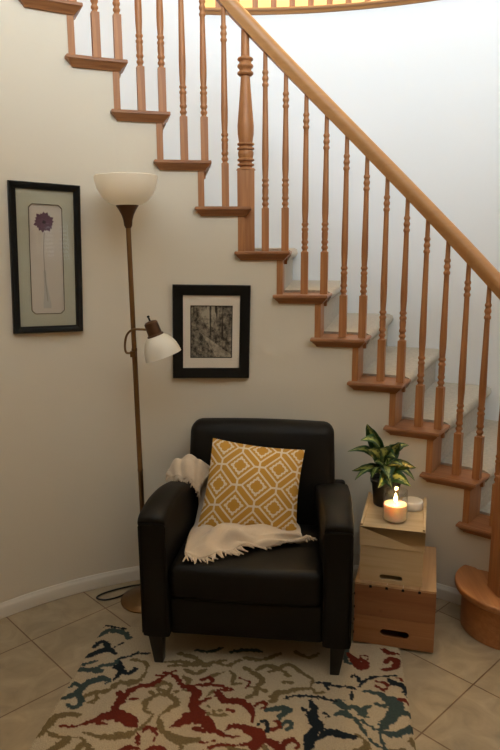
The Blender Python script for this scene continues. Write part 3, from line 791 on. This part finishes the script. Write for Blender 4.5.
def paint(pts, c, PX, PY):
    a_ = cat([np.array(p) for p in pts], 6)
    best = np.full(PX.shape, 9.0)
    for i in range(len(a_)-1):
        (x0, y0, w0), (x1, y1, w1) = a_[i], a_[i+1]
        m_ = max(w0, w1)+.02
        jx = np.where((gx > min(x0, x1)-m_) & (gx < max(x0, x1)+m_))[0]; jy = np.where((gy > min(y0, y1)-m_) & (gy < max(y0, y1)+m_))[0]
        if len(jx) < 1 or len(jy) < 1: continue
        sl = (slice(jy[0], jy[-1]+1), slice(jx[0], jx[-1]+1))
        X_, Y_ = PX[sl], PY[sl]; dx, dy = x1-x0, y1-y0; L2 = dx*dx+dy*dy+1e-12
        t = np.clip(((X_-x0)*dx+(Y_-y0)*dy)/L2, 0, 1)
        dd = np.hypot(X_-x0-t*dx, Y_-y0-t*dy)-(w0+(w1-w0)*t)
        best[sl] = np.minimum(best[sl], dd)
    mask = best < NZ
    img[mask] = colr[c]
strokes = []
for l in RUG_S.strip().split('\n'):
    t = l.split(); c = t[0]; n_ = list(map(int, t[1:])); strokes.append((c, [(n_[i]/1000, n_[i+1]/1000, max(n_[i+2]*1.35, 3)/1000) for i in range(0, len(n_), 3)]))
order = {'O': 0, 'T': 1, 'N': 2, 'M': 3}
strokes.sort(key=lambda s_: order[s_[0]])
for c, p in strokes: paint(p, c, GX+WX, GY+WY)
for c, p in strokes:                                  # the motif repeats turned about, towards the far end of the rug
    p2 = [(RW-x, RL-y-.02, w) for x, y, w in p if y < .92]
    if len(p2) > 1: paint(p2, c, GX+WX, GY+WY)
for c, p in strokes:
    p3 = [(RW-x, 1.50-y, w) for x, y, w in p if y > .40]
    if len(p3) > 1: paint(p3, c, GX+WX, GY+WY)
hgt = .009 + (rng.rand(ny+1, nx+1)-.5)*.0012 + np.where(img[:, :, 0] < .4, .0010, 0)
edge = np.minimum(np.minimum(GX, RW-GX), np.minimum(GY, RL-GY)); hgt = np.where(edge < .004, .0015, hgt)
me = bpy.data.meshes.new('area_rug')
vs = np.stack([GX, -GY, hgt], -1).reshape(-1, 3)
idx = (np.arange(ny)[:, None]*(nx+1)+np.arange(nx)[None, :]).reshape(-1)
fc = np.stack([idx, idx+nx+1, idx+nx+2, idx+1], -1)
# flat underside a little inside the edge keeps it a closed slab
me.from_pydata(vs.tolist()+[(0, 0, .0005), (RW, 0, .0005), (RW, -RL, .0005), (0, -RL, .0005)], [], fc.tolist())
ca = me.color_attributes.new('yarn', 'FLOAT_COLOR', 'POINT')
cc = np.concatenate([np.concatenate([img.reshape(-1, 3), np.ones(((nx+1)*(ny+1), 1))], 1), np.ones((4, 4))*.4]).astype(np.float32)
ca.data.foreach_set('color', cc.ravel())
me.polygons.foreach_set('use_smooth', [True]*len(me.polygons)); me.materials.append(M['rug'])
rug = bpy.data.objects.new('area_rug', me); COL.objects.link(rug); rug.location = RO_; rug.rotation_euler = (0, 0, ra)
bm = bmesh.new(); bm.from_mesh(me); bm.verts.ensure_lookup_table()
b4 = [bm.verts[len(vs)+i] for i in range(4)]; bm.faces.new(b4)
bm.to_mesh(me); bm.free()
tag(rug, 'cream area rug with maroon, teal and tan scrolling vines, under the armchair', 'rug')

# ================================================================ ARMCHAIR
CO = Vector((-.0240, 2.135, 0)); CA = -.12
ZR = .0102
CH = empty('armchair', CO+Vector((0, 0, ZR)), CA, 'black leather club armchair standing on the patterned rug, in front of the curved wall', 'armchair')
def zz_(z): return z-ZR
# arms (profile in depth/height, extruded across)
def arm_mesh(s_):
    top = cat([(-.006, .570), (-.018, .584), (-.016, .600), (.008, .612), (.06, .618), (.14, .620), (.27, .606), (.40, .578), (.52, .546), (.60, .525)], 3)
    pr = [(.60, .125), (.0, .125), (-.001, .35)] + [(p[0], p[1]) for p in top]
    n = len(pr); xs = [.282, .286, .303, .330, .357, .376, .381] ; puff = [-.012, -.004, .002, .004, .002, -.004, -.012]
    v = []; f = []
    for x, pf in zip(xs, puff):
        for i, (d, z) in enumerate(pr):
            k_ = 1 if i > 2 else 0
            xx = x-(.045*max(0, d-.05)/.5 if (z > .45 and s_ > 0) else (.012*max(0, d-.05)/.5 if z > .45 else 0))*max(0, 1-(x-.282)/.09)
            v.append((s_*xx, d-(pf*.6 if d < .05 else 0), z-ZR+(pf if z > .5 else 0)))
    for j in range(len(xs)-1):
        for i in range(n): f.append((j*n+i, j*n+(i+1) % n, (j+1)*n+(i+1) % n, (j+1)*n+i))
    f += [tuple(range(n)), tuple(range((len(xs)-1)*n, len(xs)*n))[::-1]]
    o_ = mk('armrest', v, f, M['leather'], CH, smooth=50)
    # welt seam around the front panel
    return o_
arm_mesh(-1); arm_mesh(1)
for s_ in (-1, 1):
    w1 = [(s_*.284, -.001, .14-ZR), (s_*.284, -.002, .40-ZR), (s_*.284, -.008, .562-ZR), (s_*.290, -.012, .573-ZR), (s_*.330, -.018, .577-ZR), (s_*.372, -.012, .573-ZR), (s_*.379, -.008, .562-ZR), (s_*.3795, -.002, .40-ZR), (s_*.3795, -.001, .14-ZR)]
    MB().tube(w1, .0035, 6).build('piping', M['leather'], CH)
def soft(name, x0, x1, y0, y1, z0, z1, bev, nx_=6, ny_=6, nz_=4, fn=None, mat='leather', seg=5):
    """padded box: bevelled, subdivided and puffed"""
    bm = bmesh.new(); bmesh.ops.create_cube(bm, size=1)
    for v_ in bm.verts: v_.co = Vector((x0+(x1-x0)*(v_.co.x+.5), y0+(y1-y0)*(v_.co.y+.5), z0+(z1-z0)*(v_.co.z+.5)))
    bmesh.ops.bevel(bm, geom=list(bm.edges), offset=bev, segments=seg, profile=.5, affect='EDGES')
    bmesh.ops.subdivide_edges(bm, edges=[e_ for e_ in bm.edges if e_.calc_length() > .12], cuts=7, use_grid_fill=True)
    if fn:
        for v_ in bm.verts: v_.co = fn(v_.co.copy())
    me_ = bpy.data.meshes.new(name); bm.to_mesh(me_); bm.free()
    for p_ in me_.polygons: p_.use_smooth = True
    me_.materials.append(M[mat]); o_ = bpy.data.objects.new(name, me_); COL.objects.link(o_); o_.parent = CH
    return o_
def seat_fn(c):
    tx = 1-(c.x/.272)**2; ty = max(0, 1-((c.y-.24)/.26)**2)
    if c.z > .33-ZR: c.z += .016*max(tx, 0)*ty - (c.y-.04)*.055
    if c.y < .05: c.y -= .012*max(tx, 0)
    return c
soft('seat_cushion', -.283, .283, .008, .50, .268-ZR, .405-ZR, .032, fn=seat_fn)
soft('front_apron', -.284, .284, .022, .58, .125-ZR, .268-ZR, .012, seg=2)
def back_fn(c):
    t = (c.z-(.26-ZR))/(.53); c.y += .085*t
    c.x *= 1-.05*max(0, t-.55)
    if c.y < .60: c.y -= .022*max(0, 1-(c.x/.3)**2)*max(0, 1-((t-.6)/.55)**2)
    if t > .8: c.z += .008*(1-(c.x/.31)**2)
    return c
soft('back_cushion', -.320, .322, .490, .605, .28-ZR, .788-ZR, .045, fn=back_fn)
soft('back_shell', -.368, .368, .585, .635, .13-ZR, .535-ZR, .014, seg=3)
for s_ in (-1, 1):
    for d, yy in ((.038, 0), (.585, 1)):
        mb = MB(); t_, b_ = .028, .017
        x = s_*(.338 if yy == 0 else .33); xb = s_*.327
        v = [(xb-b_, d-b_+.0-(.012 if yy == 0 else -.02), 0), (xb+b_, d-b_-(.012 if yy == 0 else -.02), 0), (xb+b_, d+b_-(.012 if yy == 0 else -.02), 0), (xb-b_, d+b_-(.012 if yy == 0 else -.02), 0),
             (x-t_, d-t_, .120), (x+t_, d-t_, .120), (x+t_, d+t_, .120), (x-t_, d+t_, .120)]
        mb.add(v, [(0, 3, 2, 1), (4, 5, 6, 7), (0, 1, 5, 4), (1, 2, 6, 5), (2, 3, 7, 6), (3, 0, 4, 7)])
        mb.build('leg', M['black_wood'], CH, bevel=.003)
def chair_pt(lx, d, z):
    c, s_ = math.cos(CA), math.sin(CA)
    return Vector((CO.x+lx*c-d*s_, CO.y+lx*s_+d*c, z))

# ---------------------------------------------------------------- pillow
def cushion():
    BL, BR, TL, TR = [chair_pt(*c) for c in ((-.236, .300, .405), (.170, .325, .398), (-.194, .488, .748), (.194, .488, .708))]
    n = 28; v = []; uv = []; f = []
    nrm = ((BR-BL).cross(TL-BL)).normalized()
    for side in (1, -1):
        for j in range(n+1):
            for i in range(n+1):
                s_, t_ = i/n, j/n
                # edges pulled in between the corners
                e1 = .045*math.sin(PI*s_); e2 = .045*math.sin(PI*t_)
                S = s_+(.5-s_)*e2*1.2*(abs(s_-.5)*2)**2*1.0; Tt = t_+(.5-t_)*e1*1.2*(abs(t_-.5)*2)**2
                p = BL*(1-S)*(1-Tt)+BR*S*(1-Tt)+TL*(1-S)*Tt+TR*S*Tt
                h = .074*(max(0, math.sin(PI*s_))**.55)*(max(0, math.sin(PI*t_))**.55)
                h += .004*math.sin(9*s_+2)*math.sin(7*t_+1)*math.sin(PI*s_)*math.sin(PI*t_)
                p = p+nrm*(h*side*(1 if side > 0 else .7)); v.append(p); uv.append((s_, t_))
    m_ = (n+1)*(n+1)
    for side in (0, 1):
        for j in range(n):
            for i in range(n):
                a_ = side*m_+j*(n+1)+i; q_ = (a_, a_+1, a_+n+2, a_+n+1); f.append(q_ if side == 0 else q_[::-1])
    c = sum(v, Vector())/len(v); c0 = Vector((c.x, c.y, .40))
    o_ = mk('throw_pillow', [p-c0 for p in v], f, M['pillow'], None, smooth=80, uv=uv, fix=False); o_.location = c0
    tag(o_, 'mustard yellow square pillow with a white lattice pattern, leaning on the armchair back', 'pillow')
    return o_
cushion()
# ---------------------------------------------------------------- throw blanket
def blanket():
    rows = [
     [(-.390, .455, .575), (-.345, .415, .597), (-.300, .395, .600), (-.262, .395, .585), (-.240, .400, .550)],
     [(-.392, .480, .590), (-.345, .455, .640), (-.295, .440, .655), (-.245, .430, .635), (-.215, .425, .590)],
     [(-.385, .505, .580), (-.335, .492, .635), (-.280, .480, .655), (-.225, .470, .635), (-.170, .465, .590)],
     [(-.262, .462, .52), (-.20, .462, .52), (-.13, .462, .50), (-.05, .462, .48), (.03, .462, .46)],
     [(-.258, .40, .413), (-.16, .40, .415), (-.05, .40, .415), (.07, .40, .415), (.17, .39, .415)],
     [(-.250, .24, .430), (-.17, .225, .450), (-.09, .215, .478), (.02, .225, .462), (.19, .255, .432)],
     [(-.240, .165, .428), (-.16, .155, .455), (-.075, .165, .486), (.03, .190, .447), (.205, .250, .432)],
     [(-.238, .105, .424), (-.145, .110, .440), (-.055, .150, .448), (.06, .175, .437), (.222, .250, .428)],
     [(-.225, .055, .424), (-.120, .078, .428), (-.030, .138, .432), (.08, .172, .431), (.235, .262, .424)]]
    cols = [cat(r_, 10) for r_ in rows]
    m_ = len(cols[0]); g_ = [cat([c[i] for c in cols], 7) for i in range(m_)]
    n_ = len(g_[0]); v = []; f = []
    for i in range(m_):
        for j in range(n_):
            x, d, z = g_[i][j]; u_, w_ = i/(m_-1), j/(n_-1)
            wr = .0075*math.sin(u_*23+3*math.sin(w_*9))+.004*math.sin(w_*34+u_*11)
            seat = .405+.016*max(0, 1-(x/.272)**2)*max(0, 1-((d-.24)/.26)**2)-(d-.04)*.055
            zn = z+wr
            if d < .46 and j > n_*.45: zn = max(zn, seat+.007)
            v.append(chair_pt(x, d-wr*.5*(w_ < .5), zn))
    for i in range(m_-1):
        for j in range(n_-1): f.append((i*n_+j, i*n_+j+1, (i+1)*n_+j+1, (i+1)*n_+j))
    o_ = empty('throw_blanket', chair_pt(-.1, .25, .42), 0, 'cream fringed throw draped over the armchair\'s left arm and bunched under the pillow', 'blanket')
    loc = o_.location
    mk('cloth', [p-loc for p in v], f, M['throw'], o_, smooth=180, solid=.009, fix=False)
    V_ = lambda i, j: v[i*n_+j]-loc
    rg = random.Random(5)
    # fringe along the near edge on the seat
    mb = MB()
    for k in range(64):
        t = k/63*(m_-1); i = min(int(t), m_-2); fr_ = t-i
        p = V_(i, n_-1).lerp(V_(i+1, n_-1), fr_); q_ = V_(i, n_-4).lerp(V_(i+1, n_-4), fr_)
        d_ = (p-q_).normalized(); d_.z = 0; d_ = (d_+Vector((rg.uniform(-.5, .5), rg.uniform(-.3, .3), 0))).normalized()
        L_ = rg.uniform(.030, .050)*(1.0 if k < 36 else .45)
        e_ = p+d_*L_; zf = .418-loc.z-(0 if k > 20 else .004)
        mb.tube([p, p+d_*L_*.4+Vector((0, 0, -.001)), Vector((e_.x, e_.y, max(zf, p.z-.004)))], [.0036, .0040, .0022], 5)
    # little tassels on the right corner
    for k in range(9):
        p = V_(m_-1, n_-1-k*2); e_ = p+Vector((rg.uniform(.010, .022), rg.uniform(-.022, -.004), -.004))
        mb.tube([p, (p+e_)/2+Vector((0, 0, .003)), e_], [.003, .003, .0015], 5)
    mb.build('fringe', M['throw'], o_, smooth=60); mb = MB()
    # fringe hanging off the piece on the arm
    for k in range(34):
        t = k/33*(m_-1); i = min(int(t), m_-2); fr_ = t-i
        p = V_(i, 0).lerp(V_(i+1, 0), fr_); L_ = rg.uniform(.016, .028)
        mb.tube([p, p+Vector((rg.uniform(-.004, .004), -.007, -L_*.4)), p+Vector((rg.uniform(-.008, .008), -.008, -L_))], [.0036, .0040, .0022], 5)
    mb.build('fringe', M['throw'], o_, smooth=60)
blanket()

# ================================================================ CRATES, PLANT, CANDLE
KA = -.272; KO = Vector((.403, 2.316, 0))
def crate_pt(lx, d, z=0):
    c, s_ = math.cos(KA), math.sin(KA); return Vector((KO.x+lx*c-d*s_, KO.y+lx*s_+d*c, z))
def stadium(cx, cz, hw, hh, n=6):
    out = []
    for k in range(n+1): a = -PI/2+PI*k/n; out.append((cx+hw-hh+hh*math.cos(a), cz+hh*math.sin(a)))
    for k in range(n+1): a = PI/2+PI*k/n; out.append((cx-hw+hh+hh*math.cos(a), cz+hh*math.sin(a)))
    return out
def panel_hole(w, z0, z1, hole, y0, y1):
    """upright board with a real slot cut through"""
    bm = bmesh.new(); fr = [(0, z0), (w, z0), (w, z1), (0, z1)]
    def loop(pts): vs_ = [bm.verts.new((x, y0, z)) for x, z in pts]; return [bm.edges.new((vs_[i], vs_[(i+1) % len(vs_)])) for i in range(len(vs_))]
    ed = loop(fr)+loop(hole)
    bmesh.ops.triangle_fill(bm, use_beauty=True, use_dissolve=False, edges=ed)
    r_ = bmesh.ops.extrude_face_region(bm, geom=list(bm.faces)); bmesh.ops.translate(bm, verts=[e_ for e_ in r_['geom'] if isinstance(e_, bmesh.types.BMVert)], vec=(0, y1-y0, 0))
    bmesh.ops.recalc_face_normals(bm, faces=bm.faces)
    return bm
def crate(name, lx, d, z, w, dep, h, hole, mat, boards, label, group=None):
    o_ = empty(name, crate_pt(lx, d, z), KA, label, 'crate')
    t = .011
    def bmobj(bm, nm, loc=(0, 0, 0), rot=0):
        me_ = bpy.data.meshes.new(nm); bm.to_mesh(me_); bm.free(); me_.materials.append(M[mat]); q_ = bpy.data.objects.new(nm, me_); COL.objects.link(q_); q_.parent = o_; q_.location = loc; q_.rotation_euler = (0, 0, rot)
        return q_
    if name == 'lower_crate':
        bmobj(panel_hole(w, .0, .118, stadium(*hole), 0, .008), 'front_panel')
        MB().box(0, w, 0, .008, .1188, h).build('front_panel', M['pine_red2'], o_, bevel=.0008, seg=1)
    else: bmobj(panel_hole(w, .0, h, stadium(*hole), 0, .008), 'front_panel')
    bmobj(panel_hole(w, .0, h, stadium(*hole), 0, t), 'back_panel', (w, dep, 0), PI)
    for nm, x0 in (('side_panel', 0.0005), ('side_panel', w-t-.0005)):
        mb = MB(); zc = .002
        for bh in boards:
            mb.box(x0, x0+t, t+.0005, dep-t-.0005, zc, zc+bh-.002); zc += bh
        mb.build(nm, M[mat], o_, bevel=.0012, seg=1)
    MB().box(t+.001, w-t-.001, t+.001, dep-t-.001, .003, .012).build('bottom_panel', M[mat], o_, smooth=0)
    return o_
lo = crate('lower_crate', 0, .0, 0.0105, .305, .385, .245, (.157, .055, .055, .0150), 'pine_red', (.08, .08, .085), 'orange pine crate on the floor with a slot handle, beneath the paler crate')
# slatted top of the lower crate with front notches
mb = MB()
for i in range(5):
    x0 = .0005+i*.0611
    mb.box(x0, x0+.0590 if i < 4 else .3045, .0005, .3845, .2455, .2535)
mb.build('top_slats', M['pine_mid'], lo, smooth=0)
for i in range(1, 5):
    x = i*.0611-.001; MB().box(x-.005, x+.005, -.0015, .004, .238, .2475).build('joint_notch', M['hole'], lo, smooth=0)
# finger joints on the sides of the front
for i in range(4): MB().box(-.0012, .003, -.0012, .003, .035+i*.055, .045+i*.055).build('joint_notch', M['hole'], lo, smooth=0)
ZT = .0105+.2535
up = crate('upper_crate', .016, .020, ZT+.0005, .235, .325, .150, (.118, .024, .043, .0105), 'pine_pale', (.075, .0745), 'pale pine wooden box with a slot handle and lid, stacked on the orange pine crate')
mb = MB(); W, D_ = .243, .335; z0, z1 = .147, .228; x0 = -.004; y0 = -.005; t = .010
mb.box(x0, x0+W, y0, y0+t, z0, z1-.004); mb.box(x0, x0+W, y0+D_-t, y0+D_, z0, z1-.004); mb.box(x0, x0+t, y0+t, y0+D_-t, z0, z1-.004); mb.box(x0+W-t, x0+W, y0+t, y0+D_-t, z0, z1-.004)
mb.box(x0+.0, x0+W, y0, y0+D_, z1-.004, z1)
lid = mb.build('lid', M['pine_pale'], up, bevel=.0012, seg=1)
mb = MB(); mb.box(x0+.001, x0+.011, y0+.001, y0+D_-.001, z1+.0003, z1+.009); mb.box(x0+W-.011, x0+W-.001, y0+.001, y0+D_-.001, z1+.0003, z1+.009); mb.build('lid_rim', M['pine_pale'], up, bevel=.001, seg=1)
ZC = ZT+.0005+z1+.0005
# plant
pp = crate_pt(.090, .255, ZC)
PL = empty('potted_plant', pp, 0, 'leafy green and yellow variegated houseplant in a black pot, behind the lit candle', 'plant')
MB().lathe([(.047, .0005), (.049, .004), (.059, .095), (.064, .097), (.065, .112), (.061, .113), (.057, .10), (.057, .092)], 32).build('pot', M['pot'], PL)
MB().lathe([(.0565, .088), (.03, .094), (.004, .095)], 24).build('soil', M['soil'], PL)
LV = [([0.538, 2.5, 0.687], [0.459, 2.47, 0.854], 0.05) ,
([0.531, 2.49, 0.707], [0.428, 2.42, 0.82], 0.045) ,
([0.528, 2.47, 0.681], [0.449, 2.4, 0.786], 0.045) ,
([0.546, 2.5, 0.704], [0.59, 2.46, 0.779], 0.045) ,
([0.561, 2.53, 0.677], [0.62, 2.55, 0.747], 0.045) ,
([0.527, 2.52, 0.663], [0.385, 2.46, 0.763], 0.028) ,
([0.523, 2.48, 0.656], [0.397, 2.42, 0.678], 0.032) ,
([0.532, 2.5, 0.628], [0.406, 2.4, 0.665], 0.03) ,
([0.571, 2.54, 0.69], [0.651, 2.56, 0.748], 0.03) ,
([0.559, 2.5, 0.67], [0.655, 2.45, 0.679], 0.04) ,
([0.568, 2.52, 0.646], [0.658, 2.47, 0.63], 0.035) ,
([0.552, 2.48, 0.631], [0.63, 2.42, 0.623], 0.04) ,
([0.531, 2.46, 0.651], [0.495, 2.39, 0.619], 0.042) ,
([0.539, 2.46, 0.651], [0.547, 2.38, 0.631], 0.042) ,
([0.534, 2.46, 0.684], [0.538, 2.4, 0.656], 0.05) ,
([0.523, 2.46, 0.676], [0.472, 2.4, 0.656], 0.045) ,
([0.546, 2.5, 0.687], [0.563, 2.42, 0.743], 0.045) ,
([0.532, 2.47, 0.697], [0.499, 2.4, 0.786], 0.05) ,
([0.541, 2.47, 0.672], [0.596, 2.42, 0.698], 0.045) ,
([0.531, 2.46, 0.667], [0.482, 2.42, 0.723], 0.04) ,
([0.568, 2.56, 0.653], [0.621, 2.6, 0.705], 0.04) ,
]
def leaf(bse, tip, wd, k):
    b_, t_ = Vector(bse), Vector(tip)
    ax = t_-b_; L_ = ax.length; f_ = ax.normalized()
    side = f_.cross(Vector((0, 0, 1)))
    if side.length < .3: side = f_.cross(Vector((.3, -1, 0)))
    side.normalize(); upv = side.cross(f_).normalized()
    # turn the blade a little towards the room
    room = Vector((-.15, -1, .75)); side2 = f_.cross(room)
    if side2.length > .2: side = side2.normalized(); upv = side.cross(f_).normalized()
    if upv.dot(room) < 0: side, upv = -side, -upv
    tw = (.9, -.6, .3, -.95, .55, -.2)[k % 6]
    side, upv = side*math.cos(tw)+upv*math.sin(tw), upv*math.cos(tw)-side*math.sin(tw)
    n = 12; v = []; uv = []; f = []
    for i in range(n+1):
        t = i/n; w_ = wd*.72*(math.sin(PI*min(1, t**.75))**.8)*(1-.15*t) if 0 < t < 1 else .0006
        arch = .07*L_*math.sin(PI*t)
        c = b_+f_*(L_*t)+upv*arch+Vector((0, 0, .16*L_*math.sin(PI*t)-.10*L_*t*t*(k % 3 != 0)))
        for j in range(5):
            s_ = (j-2)/2; v.append(c+side*(s_*w_)+upv*(.22*w_*abs(s_)+.0015*math.sin(t*24)*abs(s_))); uv.append((.5+s_*.5, t))
    for i in range(n):
        for j in range(4): a_ = i*5+j; f.append((a_, a_+1, a_+6, a_+5))
    o_ = mk('leaf', [p-pp for p in v], f, M['leaf'], PL, smooth=80, uv=uv, solid=.0008, fix=False)
for k, (b_, t_, w_) in enumerate(LV): leaf(b_, t_, w_, k)
mb = MB()
for k, (b_, t_, w_) in enumerate(LV):
    e_ = Vector(b_)-pp; a_ = k*2.4; s0 = Vector((.014*math.cos(a_), .014*math.sin(a_), .09))
    mb.tube(cat([s0, (s0+e_)/2+Vector((0, 0, .012)), e_+(Vector(t_)-Vector(b_))*.02], 4), [.0032]*8+[.0022], 6)
mb.build('stem', M['stem'], PL)
# candle
cp = crate_pt(.137, .098, ZC)
CD = empty('jar_candle', cp, 0, 'lit cream candle in a clear glass jar, at the front of the pale box lid', 'candle')
rj = .047
outp = [(.040, 0), (.045, .003), (rj, .010), (rj, .096), (.0462, .102), (.0455, .106), (.0455, .120), (.0462, .1205), (.0462, .123), (.0452, .1235)]
inp = [(r-.0022, z) for r, z in outp[::-1] if z > .005]
MB().lathe(outp+inp+[(.035, .0045)], 40).build('jar', M['jar'], CD, smooth=50)
MB().lathe([(.037, .0055), (.0435, .010), (.0438, .014), (.0438, .068), (.041, .0695), (.012, .0675), (.002, .0675)], 36).build('wax', M['wax'], CD, smooth=50)
MB().tube([(0, 0, .067), (.0005, 0, .074), (.001, 0, .080)], .0012, 6).build('wick', M['black_frame'], CD)
MB().lathe([(.0008, .076), (.0052, .081), (.0065, .087), (.0050, .096), (.0022, .105), (.0004, .111)], 16).build('flame', M['flame'], CD, smooth=80)
# lid of the candle
lp = crate_pt(.199, .238, ZC)
LD = empty('candle_lid', lp, 0, 'round white candle lid lying flat on the pale box, right of the lit candle', 'lid')
MB().lathe([(.041, 0), (.0425, .002), (.0425, .030), (.041, .033), (.038, .0345), (.036, .0345)], 36).build('rim', M['lid_white'], LD)
MB().lathe([(.035, .0348), (.034, .0360), (.001, .0362)], 36).build('top_disc', M['silver'], LD)

# ================================================================ LIGHT AND CAMERA
def area(name, loc, target, sx_, sy_, power, col, spread=PI):
    l = bpy.data.lights.new(name, 'AREA'); l.shape = 'RECTANGLE'; l.size = sx_; l.size_y = sy_; l.energy = power; l.color = col; l.spread = spread
    o_ = bpy.data.objects.new(name, l); COL.objects.link(o_); o_.location = loc
    o_.rotation_euler = (Vector(target)-Vector(loc)).to_track_quat('-Z', 'Y').to_euler(); return o_
def point(name, loc, power, col, rad):
    l = bpy.data.lights.new(name, 'POINT'); l.energy = power; l.color = col; l.shadow_soft_size = rad
    o_ = bpy.data.objects.new(name, l); COL.objects.link(o_); o_.location = loc; return o_
EXPO = 0.42; SIGN = -1
w = bpy.data.worlds.new('world'); SC.world = w; w.use_nodes = True
bg = w.node_tree.nodes['Background']; bg.inputs[0].default_value = (.75, .86, 1, 1); bg.inputs[1].default_value = .6
area('daylight_high_window', (1.0, -3.55, 3.95), (.9, 3.5, 2.9), 3.1, 1.85, 325, (.74, .875, 1))
area('daylight_side_window', (XR+.14, -.7, 1.6), (0, -.6, 1.5), .48, .48, 1.2, (.9, .95, 1))
point('hall_lamp_bulb', tuple(P(R+1.7, 74, 4.6)), 120, (1, .70, .34), .08)
point('warm_fill_light', (1.7, -2.9, 1.7), 11, (1, .62, .22), .15)  # added unseen fill that warms the floor and lower left wall
point('candle_flame_light', tuple(cp+Vector((0, 0, .094))), 2.8, (1, .5, .19), .006)

cam = bpy.data.cameras.new('camera'); co = bpy.data.objects.new('camera', cam); COL.objects.link(co); SC.camera = co
FPX, PITCH, ROLL, CH_ = 650.1, .19657, -.00474, 1.54484
cam.sensor_fit = 'VERTICAL'; cam.sensor_height = 24; cam.lens = FPX*24/750; cam.clip_start = .02
co.location = (0, 0, CH_)
co.rotation_mode = 'XYZ'
co.matrix_world = Matrix.Translation((0, 0, CH_)) @ Matrix.Rotation(PI/2-PITCH, 4, 'X') @ Matrix.Rotation(-ROLL*SIGN, 4, 'Z')
SC.view_settings.view_transform = 'Standard'; SC.view_settings.look = 'None'; SC.view_settings.gamma = 1; SC.view_settings.use_curve_mapping = False
SC.view_settings.exposure = EXPO
